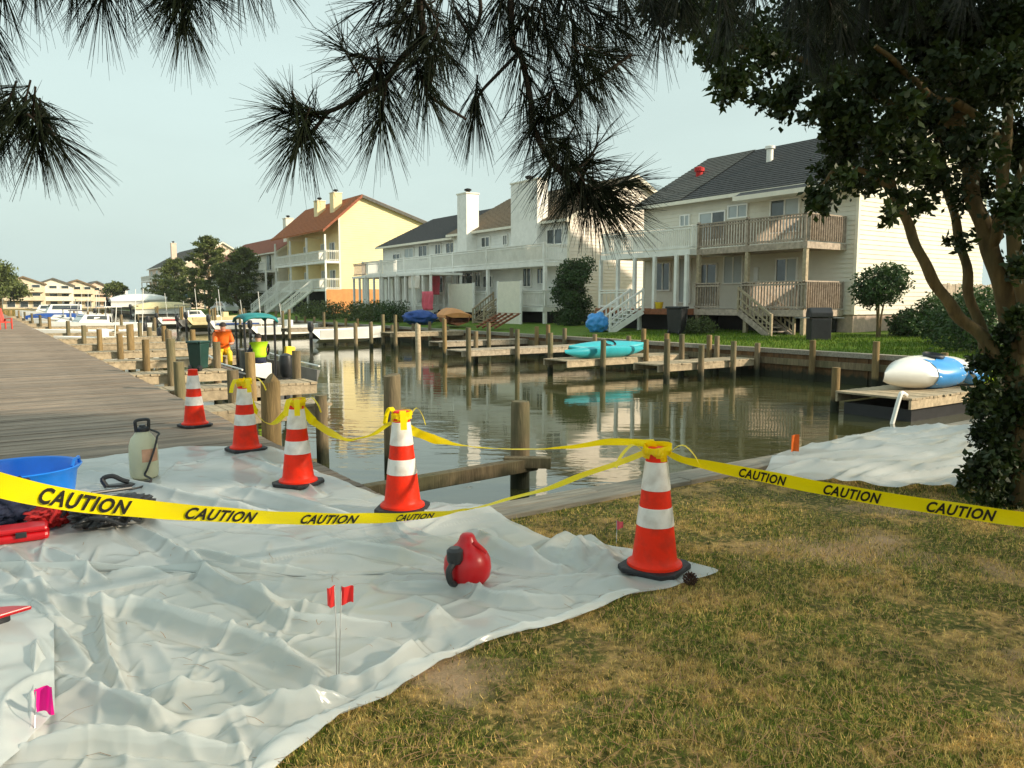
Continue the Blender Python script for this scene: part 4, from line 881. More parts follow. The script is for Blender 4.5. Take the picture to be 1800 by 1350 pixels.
def person(label, loc, rz, pose, top, vest, trousers, hat=None):
    p = thing('person', label, 'person', loc, rz); J = pose
    body = skin('body', J, [('pelvis', 'waist'), ('waist', 'chest'), ('chest', 'neck'), ('neck', 'head'), ('head', 'crown'), ('chest', 'shl'), ('shl', 'ell'), ('ell', 'wrl'), ('wrl', 'hal'), ('chest', 'shr'), ('shr', 'elr'), ('elr', 'wrr'), ('wrr', 'har'),
                            ('pelvis', 'hil'), ('hil', 'knl'), ('knl', 'anl'), ('anl', 'tol'), ('pelvis', 'hir'), ('hir', 'knr'), ('knr', 'anr'), ('anr', 'tor')], m_skin, p)
    def grow(ks, g): return {k: (J[k][0], tuple(x + g for x in J[k][1]) if isinstance(J[k][1], tuple) else J[k][1] + g) for k in ks}
    skin('trousers', grow(('pelvis', 'waist', 'hil', 'knl', 'anl', 'hir', 'knr', 'anr'), .018), [('pelvis', 'waist'), ('pelvis', 'hil'), ('hil', 'knl'), ('knl', 'anl'), ('pelvis', 'hir'), ('hir', 'knr'), ('knr', 'anr')], trousers, p)
    skin('shirt', grow(('chest', 'waist', 'pelvis', 'neck', 'shl', 'ell', 'shr', 'elr'), .025), [('chest', 'waist'), ('waist', 'pelvis'), ('chest', 'neck'), ('chest', 'shl'), ('shl', 'ell'), ('chest', 'shr'), ('shr', 'elr')], top, p)
    skin('vest', grow(('chest', 'waist', 'neck'), .05), [('chest', 'waist'), ('chest', 'neck')], vest, p, 1)
    hp = Vector(J['crown'][0]); hd = Vector(J['head'][0])
    d = (hp - hd).normalized()
    hm = MB(); vs = []; fs = []
    for i in range(6):
        for k in range(12):
            e = i / 5 * math.pi * .5; a = 2 * math.pi * k / 12; vs.append(hd + d * (.05 + .115 * math.sin(e)) + (Vector((math.cos(a), math.sin(a), 0)) * (.105 * math.cos(e) + .002)))
        if i:
            for k in range(12): fs.append(((i - 1) * 12 + k, (i - 1) * 12 + (k + 1) % 12, i * 12 + (k + 1) % 12, i * 12 + k))
    hm.add(vs, fs).build('hat' if hat else 'hair', hat or m_hair, p, smooth=True, local=True)
    return p
sit = {'pelvis': ((0, 0, .52), (.15, .12)), 'waist': ((.02, 0, .68), (.14, .10)), 'chest': ((.04, 0, .93), (.17, .11)), 'neck': ((.06, 0, 1.10), .055), 'head': ((.09, 0, 1.19), .085), 'crown': ((.09, 0, 1.29), .08),
       'shl': ((.04, .19, 1.0), .06), 'ell': ((.16, .24, .75), .045), 'wrl': ((.38, .16, .74), .032), 'hal': ((.47, .13, .76), .035), 'shr': ((.04, -.19, 1.0), .06), 'elr': ((.16, -.24, .75), .045), 'wrr': ((.38, -.16, .74), .032), 'har': ((.47, -.13, .76), .035),
       'hil': ((.05, .10, .50), .085), 'knl': ((.46, .13, .50), .06), 'anl': ((.46, .13, .08), .045), 'tol': ((.60, .14, .03), .035), 'hir': ((.05, -.10, .50), .085), 'knr': ((.46, -.13, .50), .06), 'anr': ((.46, -.13, .08), .045), 'tor': ((.60, -.14, .03), .035)}
bend = {'pelvis': ((-.12, 0, .82), (.15, .12)), 'waist': ((-.02, 0, .98), (.14, .10)), 'chest': ((.18, 0, 1.16), (.17, .12)), 'neck': ((.31, 0, 1.24), .055), 'head': ((.40, 0, 1.28), .085), 'crown': ((.46, 0, 1.36), .08),
        'shl': ((.20, .19, 1.18), .06), 'ell': ((.36, .24, .98), .045), 'wrl': ((.52, .14, .88), .032), 'hal': ((.60, .11, .86), .035), 'shr': ((.20, -.19, 1.18), .06), 'elr': ((.36, -.24, .98), .045), 'wrr': ((.52, -.14, .88), .032), 'har': ((.60, -.11, .86), .035),
        'hil': ((-.10, .10, .80), .085), 'knl': ((.03, .13, .45), .06), 'anl': ((-.05, .13, .08), .045), 'tol': ((.10, .14, .03), .035), 'hir': ((-.10, -.10, .80), .085), 'knr': ((.0, -.13, .45), .06), 'anr': ((-.08, -.13, .08), .045), 'tor': ((.07, -.14, .03), .035)}
person('person in lime vest and navy clothes seated under the teal canopy', (6.1, 20.72, WZ + .26), R(90), sit, m_navy, m_lime, m_navy)
person('person in orange jacket and yellow trousers sitting in the skiff bow', (5.72, 22.9, WZ + .52), R(-100), sit, m_orj, m_orj, m_yelj)
db = MB().box((-.16, -.05, .0), (.16, .05, .5)).build('life_jacket', m_yelj, None, local=True, bevel=.03); db.location = (6.85, 20.6, WZ + .75); db.rotation_euler = (0, .1, .4); tag(db, 'yellow life jacket hung on the skiff rail under the canopy', 'life jacket')

# ------------------------------------------------------------------ small things on the far bank and the piers
def wheelie(label, loc, rz, mat, s=1.0, sz=1.0):
    o = thing('wheeled_bin', label, 'bin', loc, rz)
    MB().add([(-.22 * s, -.24 * s, .08 * s), (.22 * s, -.24 * s, .08 * s), (.22 * s, .24 * s, .08 * s), (-.22 * s, .24 * s, .08 * s), (-.28 * s, -.30 * s, .95 * s), (.28 * s, -.30 * s, .95 * s), (.28 * s, .30 * s, .95 * s), (-.28 * s, .30 * s, .95 * s)],
             [(0, 3, 2, 1), (0, 1, 5, 4), (1, 2, 6, 5), (2, 3, 7, 6), (3, 0, 4, 7), (4, 5, 6, 7)]).build('body', mat, o, local=True, bevel=.03 * s)
    MB().box((-.31 * s, -.33 * s, .955 * s), (.31 * s, .33 * s, 1.03 * s)).build('lid', mat, o, local=True, bevel=.025 * s)
    for y in (-.2 * s, .2 * s):
        MB().tube([(-.22 * s, y - .03, .1 * s), (-.22 * s, y + .03, .1 * s)], .1 * s, 14).build('wheel', m_black, o, local=True)
    MB().tube([(-.33 * s, -.22 * s, .98 * s), (-.33 * s, .22 * s, .98 * s)], .02, 8).build('handle', mat, o, local=True); o.scale = (1, 1, sz)
wheelie('dark green wheeled bin on a finger pier left of the canopy skiff', (G(357, 652).x, 18.55, -.015), R(40), m_gbin, .60, 1.1)
wheelie('black trash bin on the grass below the red brown deck', tuple(at_u(1190, 25.6, .06)), R(20), m_black, 1.25)
gr = thing('barbecue_grill', 'black covered barbecue grill on the lawn in front of the cream gable', 'grill', at_u(1440, 26.3, .1), R(-35))
MB().box((-.38, -.26, 0), (.38, .26, .82)).build('cabinet', m_black, gr, local=True, bevel=.02)
MB().prism([(-.28, .86), (.28, .86), (.28, 1.02), (.18, 1.2), (-.12, 1.24), (-.28, 1.05)], 'x', -.42, .42).build('lid', m_black, gr, local=True, bevel=.03)
for s in (-1, 1): MB().box((s * .45, -.24, .83), (s * .85, .24, .87)).build('side_shelf', m_wire, gr, local=True)
tw = thing('beach_towel', 'long pink towel hanging from the balcony frame of the white townhouse row', 'towel', (27.9, 54.5, 1))
def cloth(u0, u1, v0, v1, x, mat, name, parent, amp=.06):
    ya, z1 = F(u1, v0, x); yb, z0 = F(u0, v1, x); vs = []; fs = []; n, m = 14, 8
    for i in range(n + 1):
        for j in range(m + 1):
            t = i / n; h = j / m; vs.append((x + amp * math.sin(t * 15 + h * 2) * (1.2 - h), ya + (yb - ya) * (t + .04 * math.sin(h * 6)), z0 + (z1 - z0) * h))
    for i in range(n):
        for j in range(m): fs.append((i * (m + 1) + j, (i + 1) * (m + 1) + j, (i + 1) * (m + 1) + j + 1, i * (m + 1) + j + 1))
    o = MB().add(vs, fs).build(name, mat, parent, smooth=True); md = o.modifiers.new('s', 'SOLIDIFY'); md.thickness = .012; return o
cloth(756, 772, 482, 518, 27.9, m_pinkc, 'cloth', tw)
tw2 = thing('beach_towel', 'pale pink towel left of the long pink one', 'towel', (26.2, 55, 1)); cloth(718, 737, 484, 508, 26.2, m_pinkw, 'cloth', tw2)
tw3 = thing('beach_towel', 'bright pink towel hanging lowest, above the blue tarp', 'towel', (26.0, 52, 1)); cloth(742, 760, 512, 545, 26.0, m_pinkc, 'cloth', tw3, .09)
def lump(name, label, cat, loc, size, mat, seed=0, amp=.25, sub=4, rz=0, freq=2.2, parent=None):
    bm = bmesh.new(); bmesh.ops.create_icosphere(bm, subdivisions=sub, radius=1)
    for v in bm.verts:
        d = v.co.normalized(); f = 1 + amp * mnoise.fractal(d * freq + Vector((seed * 7.3, seed, 0)), 1.0, 2.0, 5) + amp * .6 * abs(mnoise.noise(d * freq * 2.3 + Vector((seed, 3, 9))))
        v.co = Vector((d.x * size[0] * f, d.y * size[1] * f, max(0, .5 + d.z * .5 * f) * size[2]))
    me = bpy.data.meshes.new(name); bm.to_mesh(me); bm.free(); o = link(name, me, mat, parent, True)
    if parent is None: o.location = loc; o.rotation_euler = (0, 0, rz); tag(o, label, cat)
    return o
lump('tarp_pile', 'blue tarp heaped over something on the bank below the towels', 'tarp', at_u(738, 24.0, .0), (1.1, 1.0, 1.0), m_bluet, 3, .16)
lump('tarp_pile', 'bright blue tarp bundle beside the white stairs', 'tarp', at_u(1050, 25.0, .0), (.5, .5, 1.0), m_kblue, 5, .2)
wp = thing('lounge_frame', 'brown wooden ramp frame on the bank behind the dinghy', 'ramp', (23.2, 35.5, 0))
for k in range(4): MB().bar((22.6, 34.4 + .6 * k, .15), (24.2, 34.4 + .6 * k, .9), .08, .10).build('rafter', m_redwood, wp)
for k in range(7): MB().bar((22.7 + .24 * k, 34.2, .25 + .112 * k), (22.7 + .24 * k, 36.5, .25 + .112 * k), .12, .03).build('slat', m_redwood, wp)
pt = thing('flower_pot', 'yellow pot standing on the red brown deck', 'pot', (27.45, 27.1, 1.2))
MB().lathe([(.12, 0), (.17, .05), (.2, .3), (.22, .34), (.19, .33)], 16).build('pot', m_yelj, pt, smooth=True, local=True)
# parked car and umbrella far behind the boats
cr = thing('parked_car', 'white car parked on the far bank right of the dark green umbrella', 'car', at_u(395, 25.2, .1), R(100))
MB().prism([(-2.2, .35), (2.2, .35), (2.25, .75), (1.3, .95), (.6, 1.45), (-1.2, 1.48), (-1.9, .98), (-2.25, .9)], 'y', -.85, .85).build('body', m_carw, cr, local=True, bevel=.06)
for s in (-1, 1):
    MB().prism([(-1.6, .98), (1.0, .98), (.5, 1.38), (-1.1, 1.40)], 'y', s * .852, s * .862).build('side_window', m_glass, cr, local=True)
    for x in (-1.4, 1.4):
        w = MB().tube([(x, s * .68, .34), (x, s * .88, .34)], .34, 18).build('wheel', m_rubber, cr, local=True); MB().tube([(x, s * .875, .34), (x, s * .89, .34)], .2, 12).build('rim', m_wire, w, local=True)
    MB().box((2.2, s * .55 - .18, .62), (2.27, s * .55 + .18, .78)).build('headlight', m_whitep, cr, local=True)
MB().add([(1.22, -.68, .98), (1.22, .68, .98), (.64, .62, 1.42), (.64, -.62, 1.42)], [(0, 1, 2, 3)]).build('windscreen', m_glass, cr, local=True)
um = thing('patio_umbrella', 'dark green patio umbrella on the far bank below the cedars', 'umbrella', at_u(337, 24.2, .1))
MB().tube([(0, 0, 0), (0, 0, 2.6)], .03, 8).build('pole', m_wire, um, local=True)
cpy = MB().lathe([(1.5, 1.95), (1.48, 2.05), (.8, 2.4), (.02, 2.7)], 8, cap=False).build('canopy', m_gbin, um, local=True)
ch = thing('lawn_chair', 'red lawn chair far along the boardwalk at the picture edge', 'chair', (1.05, 52, .02), R(-60))
MB().box((-.28, -.28, .36), (.28, .28, .42)).build('seat', m_chr, ch, local=True)
for k in range(5): MB().bar((-.26, -.24 + .12 * k, .38), (-.52, -.24 + .12 * k, 1.15), .10, .03).build('back_slat', m_chr, ch, local=True)
for s in (-1, 1):
    MB().bar((.30, s * .33, .6), (-.38, s * .33, .56), .11, .03).build('arm', m_chr, ch, local=True)
    for x in (-.3, .28): MB().box((x - .03, s * .33 - .03, 0), (x + .03, s * .33 + .03, .58)).build('leg', m_chr, ch, local=True)
# ------------------------------------------------------------------ plastic sheeting on the ground
EDGE_PX = [(470, 792), (500, 800), (560, 838), (690, 889), (800, 898), (865, 906), (960, 950), (1080, 962), (1180, 985), (1268, 1006), (1180, 1040), (1112, 1048), (1000, 1095), (850, 1138), (715, 1200), (690, 1225), (610, 1258), (500, 1345), (440, 1385)]
_e = [G(u, v) for u, v in EDGE_PX]; EF = np.array([fwd(p) for p in _e]); ER = np.array([rgt(p) for p in _e]); _o = np.argsort(EF); EF, ER = EF[_o], ER[_o]
def sheet_r(f): return np.interp(f, EF, ER)
FOLDS = [([(17, 979), (68, 1043), (102, 1095), (135, 1110)], .05, .030), ([(85, 979), (140, 1010), (203, 1045)], .035, .022), ([(200, 1020), (260, 1018), (310, 1024)], .03, .025),
         ([(51, 1047), (125, 1066), (190, 1078), (259, 1083), (327, 1108), (450, 1146), (520, 1180), (592, 1214)], .07, .035), ([(180, 1075), (188, 1150), (205, 1200), (230, 1232)], .045, .022),
         ([(350, 1000), (425, 1040), (500, 1095), (590, 1108), (700, 1112)], .05, .035), ([(327, 975), (390, 992), (450, 1003), (560, 1012)], .035, .028), ([(238, 938), (300, 975), (375, 1027), (450, 1064), (560, 1075)], .05, .035),
         ([(840, 940), (865, 968), (933, 997), (985, 1005)], .06, .035), ([(690, 1033), (800, 1040), (880, 1060), (985, 1062)], .045, .03), ([(0, 1020), (40, 1050), (70, 1085), (110, 1130), (160, 1180)], .05, .03),
         ([(110, 1210), (180, 1240), (260, 1275), (330, 1290)], .05, .04), ([(70, 1110), (62, 1200), (55, 1300)], .04, .02), ([(380, 1180), (460, 1240), (520, 1260), (640, 1200)], .03, .03), ([(250, 1230), (330, 1225), (380, 1210)], .03, .02),
         ([(600, 1215), (690, 1190), (750, 1140)], .04, .03), ([(420, 870), (520, 900), (640, 930)], .05, .05), ([(160, 840), (260, 870), (400, 905), (520, 925)], .05, .05), ([(560, 960), (680, 975), (780, 1000)], .04, .04), ([(430, 812), (520, 850), (560, 880)], .03, .03),
         ([(930, 1000), (985, 960), (1030, 955), (1080, 1000)], .05, .05), ([(300, 1310), (420, 1270), (560, 1250), (660, 1215)], .035, .025), ([(40, 1330), (200, 1322), (420, 1335)], .06, .02)]
def seg_dist(px, py, a, b):
    d = b - a; L2 = max(1e-9, d.x ** 2 + d.y ** 2); t = np.clip(((px - a.x) * d.x + (py - a.y) * d.y) / L2, 0, 1)
    return np.hypot(px - a.x - t * d.x, py - a.y - t * d.y), t
def fold_height(X, Y):
    Z = np.zeros_like(X)
    for pts, h, w in FOLDS:
        q = catmull([G(u, v) for u, v in pts], 5); best = np.full_like(X, 9.); par = np.zeros_like(X); n = len(q) - 1
        for i in range(n):
            d, t = seg_dist(X, Y, q[i], q[i + 1]); m = d < best; best = np.where(m, d, best); par = np.where(m, (i + t) / n, par)
        Z += h * (np.sin(np.pi * np.clip(par, .04, .96)) ** .5) * np.exp(-((best / (w * .95)) ** 1.6)) - h * .25 * np.exp(-(((best - w * 2.6) / w) ** 2))
    return Z
def mn(X, Y, s, seed, oct=3):
    out = np.empty(X.size)
    for i, (x, y) in enumerate(zip(X.ravel(), Y.ravel())): out[i] = mnoise.fractal(Vector((x * s, y * s, seed)), 1.0, 2.0, oct)
    return out.reshape(X.shape)
nf, nc = 420, 640
f = 2.25 * (7.95 / 2.25) ** np.linspace(0, 1, nf); cc = np.linspace(0, 1, nc)
rl = np.where(f > 7.1, np.interp(f, [7.1, 7.25, 7.95], [-4.8, rgt(G(130, 818)), rgt(G(330, 794))]), -4.6 + 0 * f)
rl = np.where(f < 4.2, np.maximum(rl, -.72 * f - .6), rl)
def smooth_edge(a):
    e = sheet_r(a); k = np.hanning(13); k /= k.sum(); return np.convolve(np.pad(e, 6, 'edge'), k, 'valid')
rr_ = smooth_edge(f) + .012 * np.sin(f * 9) + .006 * np.sin(f * 27 + 1)
Rg = rl[:, None] + (rr_ - rl)[:, None] * (cc[None, :] ** .85); Fg = f[:, None] + 0 * cc[None, :]
X = Rg * _cy + Fg * _sy; Y = -Rg * _sy + Fg * _cy
def up(fn, k=3):
    """slow noise on every k-th vertex, interpolated to the full grid"""
    ri = np.unique(np.append(np.arange(0, nf, k), nf - 1)); ci = np.unique(np.append(np.arange(0, nc, k), nc - 1)); A = fn(ri, ci)
    B_ = np.array([np.interp(np.arange(nc), ci, row) for row in A]); return np.array([np.interp(np.arange(nf), ri, B_[:, j]) for j in range(nc)]).T
def mnu(s, seed, oct=3, k=3, ax=None, ay=None):
    ax = X if ax is None else ax; ay = Y if ay is None else ay; return up(lambda ri, ci: mn(ax[np.ix_(ri, ci)], ay[np.ix_(ri, ci)], s, seed, oct), k)
wx = mnu(.9, 2.0, 2, 5); wy = mnu(.9, 8.0, 2, 5)
da = (Rg * .87 - Fg * .49); db = (Rg * .49 + Fg * .87)
rid = (1 - np.abs(mnu(1.35, 4.0, 1, 2, da * .42 + wx * .30, db * 1.3 + wy * .28)) * 2.6).clip(0, 1) ** 2.5
rid3 = (1 - np.abs(mnu(1.7, 24.0, 1, 2, da * .9 + wx * .35, db * .55 + wy * .3)) * 3.0).clip(0, 1) ** 3
rs = random.Random(5)
CRE = []
for i in range(150):
    f0 = 2.3 * (7.4 / 2.3) ** rs.random(); r0 = rs.uniform(-.75 * f0, interp(f0, EF, ER) - .15); an = R(rs.gauss(-32, 22) if rs.random() < .75 else rs.gauss(60, 25)); Ls = rs.uniform(.25, 1.25); cv = rs.uniform(-.5, .5); q = []
    for k in range(6):
        t = k / 5; r0 += math.cos(an + cv * t) * Ls / 6; f0 += math.sin(an + cv * t) * Ls / 6; q.append((r0, f0))
    CRE.append((q, rs.uniform(.006, .022), rs.uniform(.013, .026)))
Zc = np.zeros_like(X)
for q, h, w in CRE:
    r_, f_ = [p[0] for p in q], [p[1] for p in q]; m = (Rg > min(r_) - .15) & (Rg < max(r_) + .15) & (Fg > min(f_) - .15) & (Fg < max(f_) + .15)
    if not m.any(): continue
    xx, yy = Rg[m], Fg[m]; best = np.full(xx.shape, 9.); par = np.zeros(xx.shape)
    for i in range(5):
        d, t = seg_dist(xx, yy, Vector((*q[i], 0)), Vector((*q[i + 1], 0))); g_ = d < best; best = np.where(g_, d, best); par = np.where(g_, (i + t) / 5, par)
    Zc[m] += h * np.sin(np.pi * par) * np.exp(-(best / w) ** 1.6)
Z = .016 + 1.25 * fold_height(X, Y) + Zc + .013 * rid + .010 * rid3 + .008 * mnu(.8, 6., 2, 5)
for (u, v, h, w) in ((1022, 985, .10, .11), (760, 1112, .07, .09), (1085, 1030, .04, .08), (720, 1175, .04, .08)):
    c = G(u, v); d = np.hypot(X - c.x, Y - c.y); Z += h * np.exp(-(d / w) ** 2) * (1 + .8 * mnu(9, 3., 3, 1) * (d < .35)) if (u in (1022, 760)) else h * np.exp(-(d / w) ** 2)
edge = np.clip((rr_[:, None] - Rg) / .07, 0, 1); Z = Z * (.35 + .65 * edge) + .010 * (1 - edge)
Z += .035 * np.exp(-((Y - END) / .22) ** 2) * (X > 2.2)
Z += .028 * (Y > END - .1) * np.clip((Y - END + .1) / .1, 0, 1)
Z = np.maximum(Z, .010 + .024 * (Y > END - .15) + .02 * np.exp(-((Y - END) / .2) ** 2) * (X > 2.2))
V = np.stack([X, Y, Z], -1).reshape(-1, 3); ii = np.arange(nf * nc).reshape(nf, nc)
FQ = np.stack([ii[:-1, :-1], ii[:-1, 1:], ii[1:, 1:], ii[1:, :-1]], -1).reshape(-1, 4)
sh = np_mesh('plastic_sheet', V, FQ, m_sheet); sh.data.polygons.foreach_set('use_smooth', [True] * len(FQ)); tag(sh, 'large crumpled milky plastic sheet spread over grass and boardwalk', 'plastic sheet')
# the hem folded back along the lawn side: a second layer
hm = Z.shape[0]; sel = [i for i in range(nf) if 2.3 < f[i] < fwd(G(1112, 1048)) + .02]; hv = []; hf = []
for a_, i in enumerate(sel):
    wd_ = .05 + .05 * (.5 + .5 * math.sin(f[i] * 5.3)) + .02 * math.sin(f[i] * 13)
    for j in range(7):
        r_ = rr_[i] + .004 - wd_ * j / 6; jj = int(np.argmin(np.abs(Rg[i] - r_))); hv.append((*CW(r_, f[i])[:2], Z[i, jj] + .004 + .016 * math.sin(math.pi * j / 6) + .004 * math.sin(f[i] * 37 + j)))
        if a_ and j: n0 = a_ * 7 + j; hf.append((n0 - 8, n0 - 7, n0, n0 - 1))
o = np_mesh('folded_hem', np.array(hv), np.array(hf), m_sheet, sh); o.data.polygons.foreach_set('use_smooth', [True] * len(hf))
SHV = V
def sheet_z(p):
    d = (SHV[:, 0] - p[0]) ** 2 + (SHV[:, 1] - p[1]) ** 2; return float(SHV[int(d.argmin()), 2])
def rest(u, v, dz=0):
    p = G(u, v); p.z = sheet_z(p) + dz; return p
# a second sheet lapping in from the left, and the far one by the tree
def small_sheet(label, r0f, r1f, f0, f1, zf, n=110, m=90):
    ff = np.linspace(f0, f1, n); t = np.linspace(0, 1, m); Rg = np.array([[r0f(a) + (r1f(a) - r0f(a)) * b for b in t] for a in ff]); Fg = ff[:, None] + 0 * t[None, :]
    X = Rg * _cy + Fg * _sy; Y = -Rg * _sy + Fg * _cy; Z = zf(X, Y, Rg, Fg, t[None, :] + 0 * Fg); V = np.stack([X, Y, Z], -1).reshape(-1, 3); ii = np.arange(n * m).reshape(n, m)
    o = np_mesh('plastic_sheet', V, np.stack([ii[:-1, :-1], ii[:-1, 1:], ii[1:, 1:], ii[1:, :-1]], -1).reshape(-1, 4), m_sheet); o.data.polygons.foreach_set('use_smooth', [True] * len(o.data.polygons)); return tag(o, label, 'plastic sheet')
small_sheet('edge of a second plastic sheet lapping over at the lower left', lambda a: -.75 * a - .6, lambda a: interp(a, [2.4, 2.72, 3.6, 3.9], [rgt(G(30, 1345)), rgt(G(48, 1310)), rgt(G(72, 1110)), rgt(G(20, 1060))]), 2.3, 3.85,
            lambda X, Y, Rg, Fg, t: .07 + .025 * mn(X, Y, 2.5, 1., 3) + .02 * (1 - np.abs(mn(X, Y * .4, 3, 5., 2)) * 2).clip(0, 1) ** 3 - .03 * t ** 6)
NE = [(1330, 852), (1400, 858), (1500, 862), (1700, 874), (1900, 880)]; FE = [(1345, 838), (1372, 806), (1460, 786), (1560, 763), (1700, 755), (1900, 750)]
def far_sheet():
    n, m = 130, 60; us = np.linspace(0, 1, n)
    def path(pts): q = catmull([G(u, v) for u, v in pts], 20); k = np.linspace(0, len(q) - 1, n); return np.array([[np.interp(a, range(len(q)), [p[i] for p in q]) for i in (0, 1)] for a in k])
    A, B = path(NE), path(FE); t = np.linspace(0, 1, m)[None, :, None]; XY = A[:, None, :] * (1 - t) + B[:, None, :] * t; X, Y = XY[..., 0], XY[..., 1]; tt = t[..., 0] + 0 * X
    Z = .05 + .05 * (1 - np.abs(mn(X * .5, Y * 2, 1.6, 3., 2)) * 2).clip(0, 1) ** 2 + .018 * mn(X, Y, 1.5, 7., 3) + .03 * np.sin(np.pi * tt.clip(0, 1)) * us[:, None] ** .5
    Z = np.maximum(Z, .06 - .05 * (tt < .03)); V = np.stack([X, Y, Z], -1).reshape(-1, 3); ii = np.arange(n * m).reshape(n, m)
    o = np_mesh('plastic_sheet', V, np.stack([ii[:-1, :-1], ii[1:, :-1], ii[1:, 1:], ii[:-1, 1:]], -1).reshape(-1, 4), m_sheet); o.data.polygons.foreach_set('use_smooth', [True] * len(o.data.polygons)); return tag(o, 'plastic sheet lying on the bulkhead edge beside the leafy tree', 'plastic sheet')
far_sheet()

# ------------------------------------------------------------------ traffic cones
def make_cone(label, loc, rz):
    c = thing('traffic_cone', label, 'traffic cone', loc, rz, 'orange traffic cones holding the tape')
    s = .175; k = .055; poly = [(-s + k, -s), (s - k, -s), (s, -s + k), (s, s - k), (s - k, s), (-s + k, s), (-s, s - k), (-s, -s + k)]
    MB().prism(poly, 'z', 0, .03).build('base', m_rubber, c, local=True, bevel=.008)
    rad = lambda z: .131 - (z - .04) * .117
    MB().lathe([(.158, .0305), (.156, .044), (.134, .056)] + [(rad(z), z) for z in np.linspace(.07, .68, 14)] + [(.058, .70), (.05, .708), (.03, .71)], 32).build('cone_body', m_orange, c, smooth=True, local=True)
    for a, b in ((.264, .372), (.47, .632)): MB().lathe([(rad(a) + .0005, a), (rad(a) + .003, a + .002), (rad(b) + .003, b - .002), (rad(b) + .0005, b)], 32, cap=False).build('reflective_collar', m_collar, c, smooth=True, local=True)
    return c
CONES = []
for i, (u, v, lab, rz) in enumerate([(1150, 1006, 'nearest traffic cone, standing at the corner of the plastic sheet on the lawn', 20), (708, 915, 'traffic cone crossed low by the caution tape, in front of the tall grey piling', 50), (525, 860, 'traffic cone on the boardwalk edge of the plastic, third from the left', 35),
                                     (433, 800, 'traffic cone at the far tip of the plastic sheet, wrapped in tape', 10), (343, 751, 'farthest traffic cone, standing alone on bare boardwalk planks', 15)]):
    p = G(u, v); p.z = .016 if i == 4 else sheet_z(p) + .002
    if i == 0: c0 = make_cone(lab, p, R(rz)); c = c0
    else: c = copy_tree(c0, p, R(rz), lab)
    CONES.append(p)

# ------------------------------------------------------------------ caution tape
def text_mesh(body):
    cu = bpy.data.curves.new('t', 'FONT'); cu.body = body; cu.size = 1; cu.shear = .3; cu.offset = .034; cu.resolution_u = 3; cu.space_character = 1.12
    o = bpy.data.objects.new('t', cu); COL.objects.link(o); dg = bpy.context.evaluated_depsgraph_get(); me = bpy.data.meshes.new_from_object(o.evaluated_get(dg))
    v = [p.co.copy() for p in me.vertices]; fcs = [tuple(p.vertices) for p in me.polygons]; bpy.data.objects.remove(o); bpy.data.meshes.remove(me); return v, fcs
TXT = text_mesh('CAUTION')
def tape(label, ctrl, words=(), w=.076, seed=0, seg=14):
    """ctrl: (point, roll degrees, width factor)"""
    t = thing('caution_tape', label, 'tape', ctrl[0][0], 0); n = seg
    pts = catmull([c[0] for c in ctrl], n); k = np.linspace(0, len(ctrl) - 1, len(pts)); roll = np.interp(k, range(len(ctrl)), [c[1] for c in ctrl]); wf = np.interp(k, range(len(ctrl)), [c[2] for c in ctrl])
    fr = []; L = [0]
    for i, p in enumerate(pts):
        T = (pts[min(i + 1, len(pts) - 1)] - pts[max(i - 1, 0)]).normalized(); up = Vector((0, 0, 1)); up = (up - T * up.dot(T)).normalized(); N = T.cross(up)
        a = R(roll[i]); Wd = up * math.cos(a) + N * math.sin(a); fr.append((p, Wd * w * wf[i], T.cross(Wd).normalized()))
        if i: L.append(L[-1] + (p - pts[i - 1]).length)
    vs = []; fs = []
    for i, (p, W, N) in enumerate(fr):
        for j in range(4):
            q = -.5 + j / 3; vs.append(p + W * q + N * (.004 * math.cos(q * 5 + i * .35 + seed)))
        if i:
            for j in range(3): fs.append(((i - 1) * 4 + j, i * 4 + j, i * 4 + j + 1, (i - 1) * 4 + j + 1))
    band = MB().add(vs, fs).build('tape_band', m_tape, t, smooth=True)
    tv, tf = TXT; xw = max(v.x for v in tv)
    pu = [900 + FPX * rgt(p) / fwd(p) for p in pts]
    for (u0, u1, flip) in words:
        s0 = float(np.interp(u0, pu, L)); ln = float(np.interp(u1, pu, L)) - s0
        b = MB(); out = []
        for v in tv:
            s = s0 + ln * v.x / xw; hgt = (v.y / .7 - .5) * .70; i = min(len(L) - 2, max(0, int(np.searchsorted(L, s)) - 1)); q = (s - L[i]) / max(1e-6, L[i + 1] - L[i]); p = fr[i][0].lerp(fr[i + 1][0], q); W = fr[i][1].lerp(fr[i + 1][1], q); N = fr[i][2].lerp(fr[i + 1][2], q)
            out.append(p + W * hgt + N * (.0065 if not flip else -.0065))
        b.add(out, tf).build('lettering', m_ink, band)
    return t, L
top = [Vector((p.x, p.y, p.z + .69)) for p in CONES]
A = [(P(-420, 742, 1.75), 0, 1), (P(-150, 803, 2.1), 4, 1), (P(0, 853, 2.35), 5, 1), (P(130, 880, 2.7), 6, 1), (P(250, 894, 3.05), 8, .95), (P(373, 904, 3.45), 14, .95), (P(480, 910, 3.85), 20, .95), (P(570, 912, 4.2), 15, .95), (P(660, 911, 4.5), 25, .95), (P(735, 907, 4.72), 30, .9),
     (P(800, 899, 4.8), 55, .9), (P(850, 889, 4.8), 85, .8), (P(950, 862, 4.72), 110, .7), (P(1040, 830, 4.6), 130, .7), (top[0] + Vector((-.05, .02, -.005)), 150, .5)]
tape('caution tape sagging from the lower left past the low crossed cone to the nearest cone', A, [(45, 212, 0), (308, 438, 0), (517, 622, 0), (690, 760, 0)])
